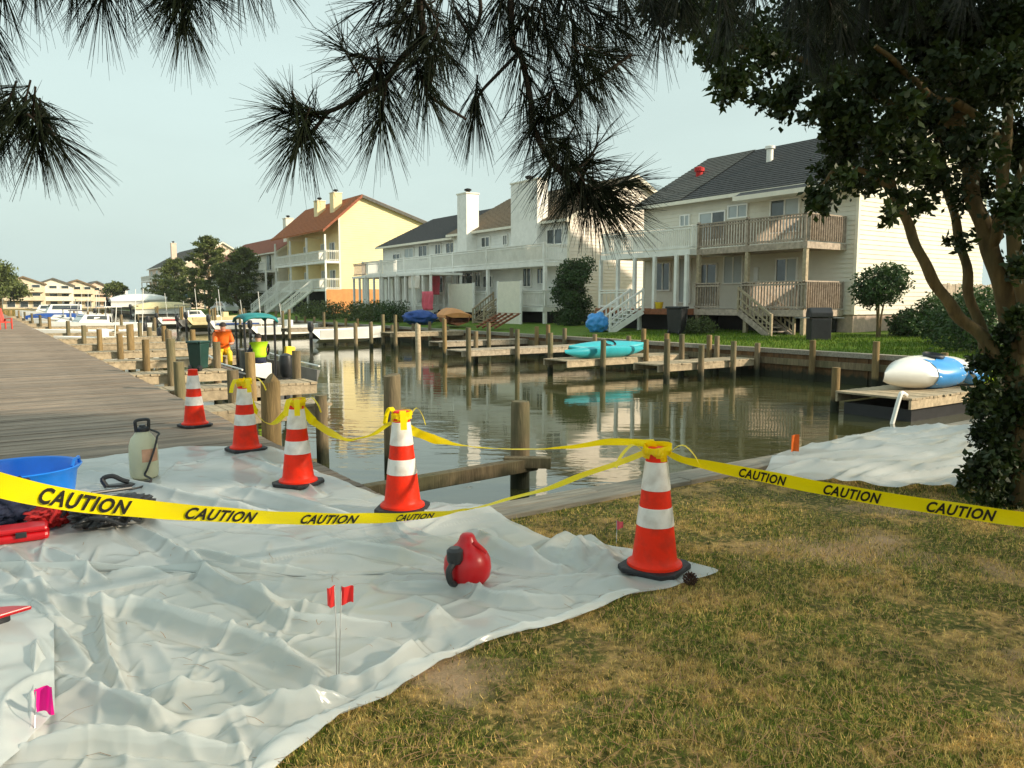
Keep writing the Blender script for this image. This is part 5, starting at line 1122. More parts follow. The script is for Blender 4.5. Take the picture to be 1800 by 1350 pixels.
B = [(top[0] + Vector((.045, -.02, -.01)), 60, .5), (P(1215, 812, 4.32), 30, .8), (P(1300, 829, 4.2), 12, .95), (P(1400, 849, 4.05), 10, .97), (P(1500, 868, 3.92), 8, 1), (P(1650, 892, 3.75), 6, 1), (P(1800, 913, 3.6), 4, 1), (P(1960, 930, 3.45), 2, 1), (P(2150, 940, 3.3), 0, 1)]
tape('taut caution tape running right from the nearest cone across the lawn', B, [(1305, 1392, 0), (1457, 1563, 0), (1643, 1772, 0), (1850, 1990, 0)])
C = [(top[3] + Vector((0, 0, .05)), 0, .6), (P(452, 728, 8.0), 40, .7), (P(478, 745, 7.6), 70, .7), (P(505, 722, 7.0), 30, .7), (top[2] + Vector((0, 0, -.01)), 20, .7), (P(552, 742, 6.4), 10, 1), (P(585, 762, 6.2), 15, 1.05), (P(612, 772, 6.05), 60, .9), (P(650, 766, 5.9), 88, .6), (top[1] + Vector((-.05, .0, -.06)), 70, .6), (P(735, 762, 5.45), 25, .95), (P(765, 772, 5.4), 15, 1),
     (P(800, 780, 5.3), 60, .8), (P(860, 788, 5.15), 88, .6), (P(960, 789, 4.9), 80, .6), (P(1030, 782, 4.7), 50, .7), (P(1090, 776, 4.55), 40, .8), (top[0] + Vector((0, 0, .03)), 30, .8)]
tape('caution tape strung along the water side from cone to cone', C, [])
def knot(label, c, s, seed):
    """tape wound round a cone's tip with loose ends"""
    random.seed(seed); b = MB()
    k = thing('tape_knot', label, 'tape', c)
    for i in range(5):
        a0 = random.uniform(0, 6); pts = []
        for j in range(15):
            a = a0 + j / 14 * 6.3; r = .060 + .004 * i * s + .008 * math.sin(a * 3 + i); pts.append(Vector(c) + Vector((r * math.cos(a), r * math.sin(a), -.012 + .010 * i * s + .012 * math.sin(a + i * 2))))
        W = Vector((0, 0, .015)); vs = []; fs = []
        for j, p in enumerate(pts):
            vs += [p - W + Vector((random.uniform(-.006, .006), random.uniform(-.006, .006), 0)), p + W]
            if j: fs.append((2 * j - 2, 2 * j, 2 * j + 1, 2 * j - 1))
        b.add(vs, fs)
    for i in range(3):
        a = random.uniform(0, 6.3); d = Vector((math.cos(a), math.sin(a), 0)); p0 = Vector(c) + d * .06; pts = catmull([p0, p0 + d * .07 * s + Vector((0, 0, .055)), p0 + d * .13 * s + Vector((0, 0, .0)), p0 + d * .16 * s + Vector((0, 0, -.07))], 4); W = d.cross(Vector((0, 0, 1))) * .022; vs = []; fs = []
        for j, p in enumerate(pts):
            vs += [p - W, p + W]
            if j: fs.append((2 * j - 2, 2 * j, 2 * j + 1, 2 * j - 1))
        b.add(vs, fs)
    b.build('wrapping', m_tape, k)
knot('tape knot wound round the tip of the nearest cone', top[0] + Vector((0, 0, -.015)), 1.15, 3)
knot('tape knot on the tip of the low crossed cone', top[1] + Vector((0, 0, -.02)), .7, 5)
knot('tape knot on the tip of the third cone from the left', top[2] + Vector((0, 0, -.02)), .9, 6)
knot('tape bundle on the tip of the cone at the far end of the plastic', top[3] + Vector((0, 0, -.01)), 1.0, 8)
random.seed(11)
for (lab, c) in (('wooden stake outside the picture holding the right end of the tape', B[-1][0]), ('wooden stake outside the picture holding the left end of the tape', A[0][0])):
    tag(MB().add([(c.x - .02, c.y - .02, -.1), (c.x + .02, c.y - .02, -.1), (c.x + .02, c.y + .02, -.1), (c.x - .02, c.y + .02, -.1), (c.x - .02, c.y - .02, c.z + .1), (c.x + .02, c.y - .02, c.z + .1), (c.x + .02, c.y + .02, c.z + .1), (c.x - .02, c.y + .02, c.z + .1), (c.x, c.y, c.z + .14)],
             [(0, 3, 2, 1), (0, 1, 5, 4), (1, 2, 6, 5), (2, 3, 7, 6), (3, 0, 4, 7), (4, 5, 8), (5, 6, 8), (6, 7, 8), (7, 4, 8)]).build('wooden_stake', m_woodtan), lab, 'stake')

# ------------------------------------------------------------------ gear on the sheet
sp = thing('pump_sprayer', 'milky pump sprayer tank with black handle and hose on the plastic sheet', 'sprayer', rest(255, 850), R(20))
MB().lathe([(.09, .0), (.108, .012), (.114, .05), (.116, .2), (.112, .28), (.095, .34), (.06, .385), (.05, .40)], 28).build('tank', m_tank, sp, smooth=True, local=True)
MB().lathe([(.055, .40), (.058, .43), (.03, .44), (.022, .455)], 18).build('cap', m_black, sp, smooth=True, local=True)
hd = MB().tube(catmull([(-.055, 0, .40), (-.058, 0, .46), (-.05, 0, .495), (.05, 0, .495), (.058, 0, .46), (.055, 0, .40)], 4), .014, 8).build('handle', m_black, sp, smooth=True, local=True)
lb = MB(); vs = []; fs = []
for i in range(9):
    a = R(-125 + i * 9); vs += [(.1172 * math.cos(a), .1172 * math.sin(a), .15), (.1155 * math.cos(a), .1155 * math.sin(a), .26)]
    if i: fs.append((2 * i - 2, 2 * i, 2 * i + 1, 2 * i - 1))
lb.add(vs, fs).build('label_patch', m_label, sp, local=True)
hs = [(.05, -.04, .41), (.09, -.10, .38)] + [(.135 * math.cos(R(-62 - 8 * k)) , .135 * math.sin(R(-62 - 8 * k)), .36 - .045 * k) for k in range(8)] + [(-.08, -.25, .03), (-.22, -.38, .02), (-.35, -.40, .02)]
MB().tube(catmull(hs, 4), .009, 7).build('hose', m_black, sp, smooth=True, local=True)
MB().tube([(-.33, -.40, .03), (-.62, -.36, .04)], .014, 8).build('spray_wand', m_black, sp, smooth=True, local=True)
tb = thing('tub', 'round blue plastic tub behind the yellow tape', 'tub', rest(37, 893), 0); c = P(37, 830, 5.7); tb.location = (c.x, c.y, sheet_z(c) + .004)
MB().lathe([(.33, 0), (.345, .01), (.372, .19), (.402, .225), (.408, .235), (.40, .242), (.38, .235), (.36, .20), (.335, .03), (.33, .022), (.01, .022)], 48, cap=True).build('basin', m_blue, tb, smooth=True, local=True)
for s in (0, 1): MB().tube(catmull([(.385 * math.cos(R(200 + 140 * s + a)), .385 * math.sin(R(200 + 140 * s + a)), .24 + (.045 if abs(a) < 9 else 0)) for a in (-14, -8, 0, 8, 14)], 3), .012, 8).build('handle', m_blue, tb, smooth=True, local=True)
rb = thing('red_container', 'round glossy red container with black valve fittings on the plastic sheet', 'container', rest(822, 1030), R(10))
MB().lathe([(.06, 0), (.095, .010), (.122, .045), (.131, .095), (.126, .14), (.108, .178), (.082, .205), (.058, .228), (.046, .25), (.040, .268), (.028, .280), (.010, .284)], 30).build('body', m_red, rb, smooth=True, local=True)
vf = MB().lathe([(.035, -.02), (.045, 0), (.045, .05), (.03, .065)], 14, (-.115, -.03, .17)).build('valve', m_black, rb, smooth=True, local=True)
MB().tube([(-.115, -.03, .19), (-.06, -.03, .175), (-.03, -.05, .18)], .024, 10).build('valve_stem', m_black, vf, smooth=True, local=True)
MB().tube(catmull([(-.13, -.04, .16), (-.165, -.04, .12), (-.155, -.04, .06), (-.11, -.03, .03)], 4), .018, 8).build('strap_loop', m_black, rb, smooth=True, local=True)
MB().tube(catmull([(.0, -.05, .24), (.02, -.075, .215), (.05, -.09, .18)], 3), .012, 7).build('front_ridge', m_red, rb, smooth=True, local=True)
def flag(label, base, tip, w, h, mat, side=1, seed=0):
    o = thing('marker_flag', label, 'flag', base); B0, T = Vector(base), Vector(tip)
    MB().tube([B0 - Vector((0, 0, .06)), B0.lerp(T, .5) + Vector((.003, 0, 0)), T], .0022, 6).build('wire', m_wire, o)
    rt = Vector((_cy, -_sy, 0)) * side; vs = []; fs = []; n = 8
    for i in range(n + 1):
        for j in range(5): t, q = i / n, j / 4; vs.append(T + rt * (w * t) - Vector((0, 0, h * q)) + Vector((_sy, _cy, 0)) * (.012 * math.sin(t * 6 + seed + q)) - Vector((0, 0, .012 * t * math.sin(seed + q * 2))))
    for i in range(n):
        for j in range(4): fs.append((i * 5 + j, i * 5 + 5 + j, i * 5 + 6 + j, i * 5 + 1 + j))
    MB().add(vs, fs).build('flag', mat, o, smooth=True); return o
b0 = rest(592, 1214); flag('left of two red wire marker flags stuck through the sheet', b0, P(588, 1030, 3.06), .034, .088, m_flag, -1, 1); b1 = rest(595, 1212); flag('right of two red wire marker flags stuck through the sheet', b1, P(600, 1030, 3.08), .05, .08, m_flag, 1, 3)
b2 = rest(57, 1312); flag('magenta wire marker flag near the lower left corner', b2, P(63, 1210, 2.68), .066, .09, m_mag, 1, 5)
b3 = G(1083, 958); b3.z = 0.02; flag('small faded pink flag in the grass beside the nearest cone', b3, P(1084, 915, 4.95), .045, .06, m_pinkc, 1, 2)
b4 = Vector(G(1395, 812)); b4.z = .06; flag('small orange marker at the far plastic sheet by the water', b4, P(1391, 765, 7.3), .075, .16, m_orj, 1, 4)
# heap of bags and dive gear at the left
bag = thing('gear_bag', 'black crumpled gear bag lying under the caution tape', 'bag', rest(200, 935), R(25))
lump('bag_body', '', '', (0, 0, 0), (.25, .15, .17), m_black, 2, .34, 5, parent=bag, freq=3.0)
for k in range(3): MB().tube(catmull([(-.22 + .1 * k, -.10, .10), (-.16 + .1 * k, -.19, .09 + .03 * k), (-.05 + .1 * k, -.20, .03), (.02 + .1 * k, -.14, .06)], 5), .011, 6).build('strap', m_black, bag, smooth=True, local=True)
nb = thing('gear_bag', 'dark navy bag beside the blue tub at the picture edge', 'bag', rest(15, 930), R(10)); lump('bag_body', '', '', (0, 0, 0), (.20, .16, .30), m_navy, 7, .25, 5, parent=nb, freq=2.5)
MB().tube(catmull([(-.08, -.14, .2), (-.04, -.19, .3), (.06, -.18, .3), (.1, -.13, .2)], 5), .014, 7).build('handle', m_navy, nb, smooth=True, local=True)
rc = thing('red_vest', 'red strapped vest lying between the tub and the black bag', 'vest', rest(105, 935), R(30)); lump('vest_body', '', '', (0, 0, 0), (.17, .13, .13), m_redc, 9, .4, 5, parent=rc, freq=3.2)
for k in range(4): MB().tube(catmull([(-.14 + .07 * k, -.12, .05), (-.10 + .07 * k, -.13, .13), (-.05 + .06 * k, .0, .16), (.0 + .05 * k, .12, .08)], 5), .013, 6).build('strap', m_rubber if k % 2 else m_redc, rc, smooth=True, local=True)
lump('white_cloth', 'small white and pink cloth tucked behind the red vest', 'cloth', rest(130, 905), (.09, .07, .06), m_pinkw, 4, .4, 4)
rcs = thing('red_case', 'flat glossy red case at the left edge of the plastic sheet', 'case', rest(40, 962), R(-4))
MB().box((-.16, -.09, 0), (.15, .09, .055)).build('base_shell', m_red, rcs, local=True, bevel=.022); MB().box((-.155, -.085, .056), (.145, .085, .09)).build('lid', m_red, rcs, local=True, bevel=.02); MB().box((-.03, -.104, .035), (.03, -.088, .07)).build('latch', m_black, rcs, local=True, bevel=.004)
fn = thing('swim_fin', 'black pointed fin lying beside the sprayer', 'fin', rest(228, 866), R(-10))
MB().prism([(-.16, -.03), (-.05, -.05), (.03, -.04), (.15, -.07), (.17, .05), (.02, .04), (-.05, .05), (-.16, .03)], 'z', .0, .02).build('blade', m_black, fn, local=True, bevel=.006); MB().tube(catmull([(-.16, -.03, .01), (-.19, 0, .07), (-.12, .0, .09), (-.05, 0, .05), (.0, 0, .03)], 4), .02, 8).build('foot_pocket', m_black, fn, smooth=True, local=True)
rf2 = thing('swim_fin', 'red and black fin poking in at the lower left edge', 'fin', rest(0, 1132, .09), R(-20))
MB().prism([(-.40, -.11), (.0, -.08), (.13, .03), (.05, .05), (-.4, .06)], 'z', .03, .05).build('blade', m_red, rf2, local=True, bevel=.006); MB().prism([(-.40, -.14), (-.02, -.09), (.06, -.02), (.0, -.01), (-.4, -.07)], 'z', .0, .045).build('rail', m_black, rf2, local=True, bevel=.008)
pc = thing('pine_cone', 'small dark brown pine cone by the nearest cone base', 'pine cone', Vector((G(1213, 1032).x, G(1213, 1032).y, .0)), .4); b = MB()
for i in range(60):
    t = i / 60; a = i * 2.4; r = .028 * math.sin(math.pi * (.12 + .85 * t)) + .004; c = Vector((r * math.cos(a), r * math.sin(a), .012 + .065 * t)); d = Vector((math.cos(a), math.sin(a), .5)).normalized(); s = d.cross(Vector((0, 0, 1))).normalized() * .007
    b.add([c - s - d * .012, c + s - d * .012, c + s * .8 + d * .012, c - s * .8 + d * .012, c + d * .010 + Vector((0, 0, .006))], [(0, 1, 2, 3), (0, 4, 1), (1, 4, 2), (2, 4, 3), (3, 4, 0)])
b.build('scales', m_pinec, pc, local=True, kind='stuff')

# ------------------------------------------------------------------ grass blades
N = 330000
ff = 2.3 * (10.5 / 2.3) ** RNG.random(N); rr = RNG.uniform(-.72, .76, N) * ff
X = rr * _cy + ff * _sy; Y = -rr * _sy + ff * _cy
dens = np.array([mnoise.noise(Vector((x * .9, y * .9, 3.3))) + .5 * mnoise.noise(Vector((x * 3, y * 3, 1.1))) for x, y in zip(X, Y)])
bare = np.zeros(N)
for (u, v, r) in BARE: c = G(u, v); bare = np.maximum(bare, np.exp(-(np.hypot(X - c.x, Y - c.y) / (r * (1 + .9 * dens))) ** 2))
keep = (RNG.random(N) > bare * .93) & (rr > sheet_r(ff) - .03) & (Y < END - .19) & (RNG.random(N) < np.clip(.85 + dens * 1.3, .12, 1))
X, Y, ff = X[keep], Y[keep], ff[keep]; n = len(X); a = RNG.uniform(0, 6.283, n); ln = RNG.uniform(.008, .036, n) * (1 + .5 * np.clip(dens[keep], -.6, .8)); lean = RNG.uniform(.2, 1.3, n); w = RNG.uniform(.0014, .003, n) * (.6 + ff * .16)
dx, dy = np.cos(a), np.sin(a); V = np.empty((n, 3, 3)); b_ = RNG.uniform(0, 6.283, n)
V[:, 0] = np.stack([X - w * np.cos(b_), Y - w * np.sin(b_), 0 * X - .004], 1); V[:, 1] = np.stack([X + w * np.cos(b_), Y + w * np.sin(b_), 0 * X - .004], 1)
V[:, 2] = np.stack([X + dx * ln * np.sin(lean), Y + dy * ln * np.sin(lean), ln * np.cos(lean) * .9 + .004], 1)
gb = np_mesh('grass', V.reshape(-1, 3), np.arange(3 * n).reshape(n, 3), m_blade, None, 'stuff', 3); at_ = gb.data.attributes.new('tone', 'FLOAT', 'POINT'); at_.data.foreach_set('value', np.repeat(RNG.random(n), 3).astype(np.float32)); gb['label'] = 'patchy half-dry lawn grass in the foreground'
N = 26000; X = RNG.uniform(21.7, 29.5, N); Y = RNG.uniform(4, 27, N); a = RNG.uniform(0, 6.28, N); ln = RNG.uniform(.04, .12, N); V = np.empty((N, 3, 3)); z0 = np.interp(X, xs, zs) if len(xs) == len(zs) else 0 * X
V[:, 0] = np.stack([X - .012 * np.cos(a), Y - .012 * np.sin(a), z0 - .01], 1); V[:, 1] = np.stack([X + .012 * np.cos(a), Y + .012 * np.sin(a), z0 - .01], 1); V[:, 2] = np.stack([X + .03 * np.sin(a * 3), Y + .03 * np.cos(a * 5), z0 + ln], 1)
gf = np_mesh('grass', V.reshape(-1, 3), np.arange(3 * N).reshape(N, 3), m_lawnf, None, 'stuff', 3); gf['label'] = 'green lawn grass on the far bank below the cream house'

# fallen pine needles, twigs and bits on the lawn and the sheet
def litter(n, zf, keepf, mat, L0, L1, w, label):
    ff = 2.3 * (7.5 / 2.3) ** RNG.random(n); rr = RNG.uniform(-.7, .72, n) * ff; k = keepf(rr, ff); rr, ff = rr[k], ff[k]; n = len(rr); X = rr * _cy + ff * _sy; Y = -rr * _sy + ff * _cy; a = RNG.uniform(0, 6.283, n); L = RNG.uniform(L0, L1, n); Z = np.array([zf(x, y) for x, y in zip(X, Y)])
    c, s = np.cos(a), np.sin(a); cv = RNG.uniform(-.12, .12, n) * L; V = np.empty((n, 6, 3)); i = 0
    for t in (0, .5, 1):
        for q in (-1, 1): V[:, i] = np.stack([X + c * L * t - s * (w * q + cv * (t == .5)), Y + s * L * t + c * (w * q + cv * (t == .5)), Z + .003 + .006 * (t == .5)], 1); i += 1
    o_ = np.arange(n)[:, None] * 6; o = np_mesh('fallen_needles', V.reshape(-1, 3), np.concatenate([o_ + [0, 1, 3, 2], o_ + [2, 3, 5, 4]]), mat, None, 'stuff'); o['label'] = label
m_strawn = M('fallen brown needle', (.30, .16, .07), .7, .4, 8)
litter(2600, lambda x, y: .022, lambda r, f: (r > sheet_r(f) + .02) & (-r * _sy + f * _cy < END - .2), m_strawn, .07, .17, .0013, 'brown fallen pine needles scattered on the lawn')
litter(230, lambda x, y: sheet_z((x, y)) + .001, lambda r, f: (r < sheet_r(f) - .06) & (f < 7), m_strawn, .03, .13, .0012, 'brown fallen pine needles scattered on the plastic sheet')
# ------------------------------------------------------------------ leafy multi-stemmed tree at the right
T = thing('leafy_tree', 'dark multi-stemmed evergreen tree leaning over the lawn at the right', 'tree', G(1795, 890)); D0 = fwd(G(1795, 890))
def stem(name, pts, r0, r1):
    q = catmull([P(u, v, d) for u, v, d in pts], 7); n = len(q)
    q = [p + Vector((.010 * math.sin(i * .7), .010 * math.cos(i * .9), 0)) for i, p in enumerate(q)]
    return MB().tube(q, [(r0 + (r1 - r0) * i / (n - 1)) * (1 + .05 * math.sin(i * .9)) for i in range(n)], 12).build(name, m_bark, T, smooth=True)
gt = P(1795, 890, D0)
stem('trunk', [(1800, 905, D0), (1798, 800, D0), (1792, 690, D0), (1776, 560, D0 + .05), (1742, 440, D0 + .1), (1712, 345, D0 + .2), (1690, 220, D0 + .3), (1665, 60, D0 + .4), (1640, -150, D0 + .5)], .092, .036)
stem('stem', [(1796, 700, D0), (1745, 612, D0 + .05), (1690, 560, D0 + .08), (1645, 500, D0 + .1), (1608, 425, D0 + .15), (1575, 345, D0 + .2), (1535, 240, D0 + .3), (1500, 120, D0 + .4)], .052, .025)
stem('stem', [(1735, 620, D0 + .3), (1706, 520, D0 + .4), (1690, 430, D0 + .45), (1664, 330, D0 + .5), (1640, 200, D0 + .6), (1600, 50, D0 + .6)], .042, .022)
stem('stem', [(1810, 620, D0 - .1), (1790, 470, D0 - .1), (1765, 330, D0 - .05), (1775, 180, D0), (1810, 40, D0)], .055, .028)
stem('stem', [(1740, 440, D0 + .1), (1760, 380, D0), (1800, 300, D0 - .1), (1850, 180, D0 - .2)], .045, .022)
stem('branch', [(1760, 250, D0), (1700, 190, D0 - .1), (1640, 170, D0 - .2), (1590, 125, D0 - .3), (1540, 80, D0 - .4)], .035, .015)
stem('branch', [(1690, 220, D0 + .3), (1600, 200, D0 + .2), (1500, 150, D0 + .1), (1400, 100, D0), (1300, 80, D0)], .04, .012)
stem('branch', [(1575, 345, D0 + .2), (1520, 300, D0 + .1), (1470, 300, D0), (1440, 330, D0)], .025, .008)
cl = []
def cp(u, v, rp, dd=0, wgt=None, fl=1): d = D0 + dd; r = rp * d / FPX; cl.append((P(u, v, d), (r, r, r * fl), (wgt or rp * rp)))
for (u, v, r) in [(1160, 5, 45), (1215, 30, 45), (1265, 20, 45), (1255, 85, 38), (1300, 60, 50), (1295, 140, 36), (1275, 165, 22), (1345, 95, 45), (1335, 170, 22), (1385, 55, 55), (1375, 190, 30), (1395, 150, 34), (1420, 205, 20), (1440, 110, 45), (1455, 185, 26), (1440, 30, 55), (1475, 150, 36), (1500, 60, 60), (1480, 265, 36), (1458, 235, 18),
                  (1452, 305, 30), (1438, 345, 26), (1442, 368, 14), (1495, 315, 34), (1500, 210, 45), (1545, 130, 60), (1545, 250, 48), (1530, 320, 28), (1570, 40, 65), (1590, 190, 55), (1600, 280, 48), (1580, 345, 20), (1560, 380, 16), (1640, 110, 65), (1650, 220, 60), (1650, 30, 70), (1640, 310, 40), (1700, 150, 65), (1710, 260, 55), (1700, 340, 40), (1720, 50, 70),
                  (1770, 140, 65), (1780, 260, 60), (1780, 40, 70), (1840, 100, 80), (1850, 250, 80), (1800, 360, 55), (1740, 400, 30), (1840, 450, 60), (1800, 470, 30), (1880, 380, 80), (1690, 430, 18), (1620, 360, 22)]:
    cp(u, v, r, random.uniform(-.7, .7)); cp(u + random.uniform(-25, 25), v + random.uniform(-20, 20), r * .55, random.uniform(-1.1, 1.1))
for k in range(34): cp(random.uniform(1350, 2300), random.uniform(-420, -20), random.uniform(60, 110), random.uniform(-1.6, 1.8))
leaves('crown', cl, 125000, .056, m_leaf, T, shell=.25, aspect=.55)
cl = []
for (u, v, r) in [(1760, 640, 30), (1730, 690, 26), (1775, 720, 40), (1735, 760, 30), (1770, 800, 45), (1730, 830, 34), (1790, 860, 45), (1745, 880, 30), (1830, 700, 60), (1840, 820, 60), (1820, 600, 30), (1765, 590, 20), (1720, 640, 18), (1790, 560, 22), (1780, 905, 35), (1700, 850, 16), (1845, 560, 50), (1712, 720, 14)]:
    cp(u, v, r, random.uniform(-.25, .25))
leaves('climbing_foliage', cl, 15000, .052, m_leaf, T, shell=.3, aspect=.6)

# ------------------------------------------------------------------ pine overhead (trunk behind the camera's right shoulder)
PT = CW(2.1, -1.6); PN = thing('pine_tree', 'dark long-needled pine whose branches hang into the top of the view', 'tree', PT)
MB().tube([PT + Vector((0, 0, -.2)), PT + Vector((.05, 0, 3)), PT + Vector((-.1, .1, 7)), PT + Vector((0, .2, 10.5))], [.24, .2, .14, .03], 12).build('trunk', m_pbark, PN, smooth=True)
NV = []; NF = []; LIMB = []
def needle(p, d, L, r=.0011):
    d = d.normalized(); a = d.orthogonal().normalized(); b = d.cross(a); o = len(NV); g_ = random.uniform(.1, 1.0); q = p + d * L * .5 + Vector((0, 0, -.016 * g_)); e = p + d * L + Vector((0, 0, -.06 * g_))
    for c, k in ((p, 1.), (q, .95), (e, .35)):
        for j in range(3): t = 2.094 * j; NV.append(c + (a * math.cos(t) + b * math.sin(t)) * r * k)
    for s in (0, 3):
        for j in range(3): NF.append((o + s + j, o + s + (j + 1) % 3, o + s + 3 + (j + 1) % 3, o + s + 3 + j))
def tuft(u, v, d, du, dv, n=85, L=.168, back=.12, spread=70):
    p = P(u, v, d); ax = (P(u + du, v + dv, d + random.uniform(-.06, .06)) - p).normalized(); a = ax.orthogonal().normalized(); b = ax.cross(a)
    for i in range(int(n * random.uniform(.36, .55))):
        f = random.random(); base = p - ax * back * f; th = R(8 + (spread - 8) * (.25 + .75 * f) * random.uniform(.5, 1.15)); ph = random.uniform(0, 6.283)
        dr = ax * math.cos(th) + (a * math.cos(ph) + b * math.sin(ph)) * math.sin(th)
        for k in range(3): needle(base, dr + Vector((random.gauss(0, .045), random.gauss(0, .045), random.gauss(0, .045))), L * random.uniform(.6, 1.12))
    LIMB.append(([p - ax * back * 1.1, p - ax * back * .5, p + ax * .02], [.0032, .003, .0012]))
def limb(pts, r0, r1):
    q = catmull([P(u, v, d) for u, v, d in pts], 5); LIMB.append((q, [r0 + (r1 - r0) * i / (len(q) - 1) for i in range(len(q))]))
D = 2.35
top_pt = PT + Vector((-.05, .05, 4.2))
def big_limb(u, v, d, z=4.0):
    e = P(u, v, d); s = PT + Vector((0, 0, z)); m = s.lerp(e, .62) + Vector((0, 0, .55)); LIMB.append((catmull([s, m, e], 8), [.05 - .037 * i / 16 for i in range(17)]))
big_limb(760, -120, D, 3.8); big_limb(905, -120, D + .1, 4.2); big_limb(300, -150, D, 4.4); big_limb(-160, 150, D, 4.0); big_limb(1250, -120, D + .4, 3.6)
limb([(760, -120, D), (738, 0, D), (742, 58, D), (700, 110, D), (675, 147, D), (640, 164, D), (578, 196, D), (511, 200, D)], .012, .006)
limb([(675, 147, D), (640, 100, D), (613, 98, D)], .006, .005); limb([(578, 196, D), (545, 235, D), (520, 258, D)], .006, .005); limb([(742, 58, D), (760, 130, D), (752, 165, D), (820, 210, D + .05)], .007, .004); limb([(675, 147, D), (672, 190, D), (667, 222, D)], .006, .005)
limb([(836, -40, D + .2), (845, 20, D + .2), (827, 58, D + .2), (800, 20, D + .2)], .007, .005)
limb([(905, -120, D + .1), (898, 0, D + .1), (902, 80, D + .1), (915, 95, D + .1), (933, 178, D + .1), (938, 222, D + .1), (969, 284, D + .1), (1013, 329, D + .1), (1040, 356, D + .1), (1085, 366, D + .1)], .012, .006)
limb([(911, 93, D + .1), (875, 130, D + .1), (844, 164, D + .1), (836, 191, D + .1)], .006, .004); limb([(945, 215, D + .1), (978, 204, D + .1), (1000, 190, D + .1), (1022, 156, D + .1), (1058, 133, D + .1), (1110, 95, D + .1)], .007, .005); limb([(969, 284, D + .1), (1000, 300, D + .1), (1030, 285, D + .1), (1050, 255, D + .1)], .006, .004); limb([(1040, 356, D + .1), (1080, 340, D + .1), (1108, 318, D + .1)], .006, .004)
limb([(-160, 150, D), (-40, 200, D), (20, 210, D), (68, 205, D), (95, 240, D)], .009, .006); limb([(68, 205, D), (66, 185, D)], .005, .004)
limb([(300, -150, D), (318, -40, D), (322, 30, D)], .009, .006); limb([(200, -120, D), (190, -20, D), (180, 5, D)], .006, .005)
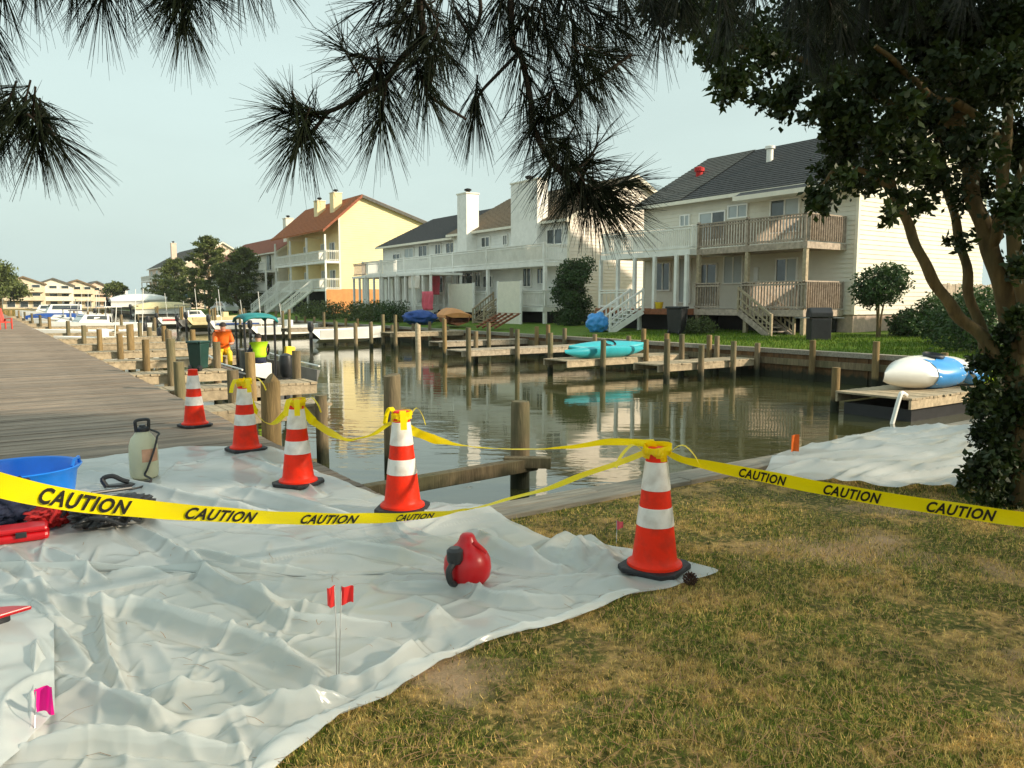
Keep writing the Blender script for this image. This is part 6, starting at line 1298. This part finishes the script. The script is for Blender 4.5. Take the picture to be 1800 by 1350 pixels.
for t in [(500, 195, D, -60, -10, 95), (515, 190, D, -20, -60, 70), (520, 262, D, -20, 60, 110), (545, 240, D, 20, 50, 60), (555, 200, D, 20, -40, 40, .14), (676, 150, D, 10, 60, 110), (667, 225, D, -10, 60, 100), (640, 165, D, -30, 60, 70), (610, 95, D, -60, -10, 60), (600, 80, D, -30, -50, 60), (700, 110, D, -60, 10, 70), (735, 60, D, 40, 60, 100), (752, 170, D, 20, 60, 100), (745, 120, D, -20, 60, 80), (700, 40, D, -50, 30, 80), (770, 40, D, 30, 50, 80), (650, 10, D, -60, 30, 80), (720, 5, D, -30, 50, 90), (800, 15, D + .2, 20, 50, 80), (827, 60, D + .2, 5, 60, 90), (790, 100, D + .1, 30, 60, 70),
          (836, 195, D + .1, -3, 60, 110, .17, .10, 40), (905, 60, D + .1, -30, 50, 70), (880, 10, D + .1, -10, 50, 90), (935, 40, D + .1, 30, 50, 100), (930, 140, D + .1, 20, 50, 80), (938, 225, D + .1, -30, 60, 110), (960, 215, D + .1, 40, 50, 90), (985, 180, D + .1, 20, 55, 90), (1022, 150, D + .1, 20, 50, 90), (1058, 133, D + .1, 40, 40, 110), (1075, 100, D + .1, 50, 20, 90), (975, 90, D + .1, 20, 50, 100), (1010, 50, D + .1, 20, 40, 100), (1050, 40, D + .2, 30, 40, 100), (1100, 60, D + .2, 40, 40, 100), (960, 10, D + .1, 10, 50, 100), (1000, 5, D + .1, 10, 50, 90), (1100, 5, D + .2, 20, 50, 110), (1150, 20, D + .3, 20, 60, 110), (1200, 10, D + .3, 10, 60, 110),
          (969, 290, D + .1, -30, 50, 100), (1000, 320, D + .1, 10, 60, 100), (1050, 252, D + .1, 25, -50, 80), (1030, 280, D + .1, 50, -20, 50), (1013, 335, D + .1, -20, 40, 90), (1050, 360, D + .1, 30, 50, 120), (1085, 366, D + .1, 60, 20, 100), (1105, 320, D + .1, 50, -10, 100), (1070, 345, D + .1, 40, 40, 90), (990, 250, D + .1, 40, 10, 70),
          (68, 198, D, 5, -60, 40, .09, .04, 30), (70, 208, D, 60, 2, 16, .19, .02, 10), (95, 242, D, 50, 45, 60, .2, .08, 35), (70, 240, D, 0, 60, 120), (35, 215, D, -15, 60, 110), (0, 215, D, -20, 50, 110), (10, 195, D, -30, -40, 60), (-30, 230, D, 10, 60, 80), (55, 225, D, -5, 50, 80),
          (322, 35, D, 5, 60, 130), (320, 0, D, -50, 40, 90), (300, -20, D, -20, 50, 80), (340, -20, D, 60, 40, 90), (180, 0, D, 0, 60, 110), (225, -20, D, 30, 50, 80), (130, -30, D, -20, 60, 80), (60, -40, D, 0, 60, 80), (5, -10, D, 5, 60, 90), (420, -50, D, 20, 60, 70), (470, -50, D, 40, 60, 70), (-20, 60, D, 10, 60, 80),
          (1270, 0, D + .4, 10, 60, 90), (1330, -10, D + .5, 0, 60, 100), (1400, 0, D + .5, 0, 60, 120), (1460, 10, D + .5, 10, 60, 120), (1530, -10, D + .6, 0, 60, 120), (1600, 0, D + .6, 5, 60, 120), (1160, 60, D + .4, 0, 60, 70), (1280, 60, D + .5, 5, 60, 60), (1700, -20, D + .6, 0, 60, 120), (1480, 60, D + .6, 0, 60, 90), (1420, 80, D + .7, 0, 60, 80)]:
    tuft(*t)
b = MB()
for q, r in LIMB: b.tube(q, r, 7)
b.build('limbs', m_pbark, PN, smooth=True, kind='stuff')
np_mesh('needles', np.array([tuple(v) for v in NV]), np.array(NF), m_needle, PN, 'stuff', 4)
cl = []
for k in range(70):
    a = k * 2.4; f_ = random.uniform(.45, 1.0); L = 3.8 * (1.1 - f_) ** .6 * random.uniform(.3, 1); cl.append((PT + Vector((L * math.cos(a), L * math.sin(a), 10.5 * f_ + .6)), (.75, .75, .4), 1))
leaves('crown', cl, 5000, .30, m_needle, PN, shell=.2, aspect=.25)
# added trees, unseen behind and right of the viewer, put in to shade the lawn
for i, (x, y, h, r) in enumerate([(10.5, -5.5, 9.0, 3.4), (15.5, -3.0, 9.5, 3.6), (7.0, -9.0, 9.5, 3.4)]):
    bigtree(['added shade tree outside the picture, right of the leafy tree', 'added shade tree outside the picture toward the far bank', 'added shade tree outside the picture behind the pine'][i], (x, y, 0), h, r, 1500, m_leaf, .26)
# ------------------------------------------------------------------ the summer haze in the air
hz_ = MB().box((-60, -30, -2.4), (70, 330, 16.5)).build('haze', None); hz_['kind'] = 'stuff'
hm_ = bpy.data.materials.new('haze'); hm_.use_nodes = True; t_ = hm_.node_tree
for n_ in list(t_.nodes):
    if n_.type == 'BSDF_PRINCIPLED': t_.nodes.remove(n_)
pv = nd(t_, 'ShaderNodeVolumePrincipled'); pv.inputs['Density'].default_value = .00022; pv.inputs['Color'].default_value = (.93, .95, .94, 1); pv.inputs['Anisotropy'].default_value = .2
t_.links.new(pv.outputs[0], t_.nodes['Material Output'].inputs['Volume']); hz_.data.materials.append(hm_)
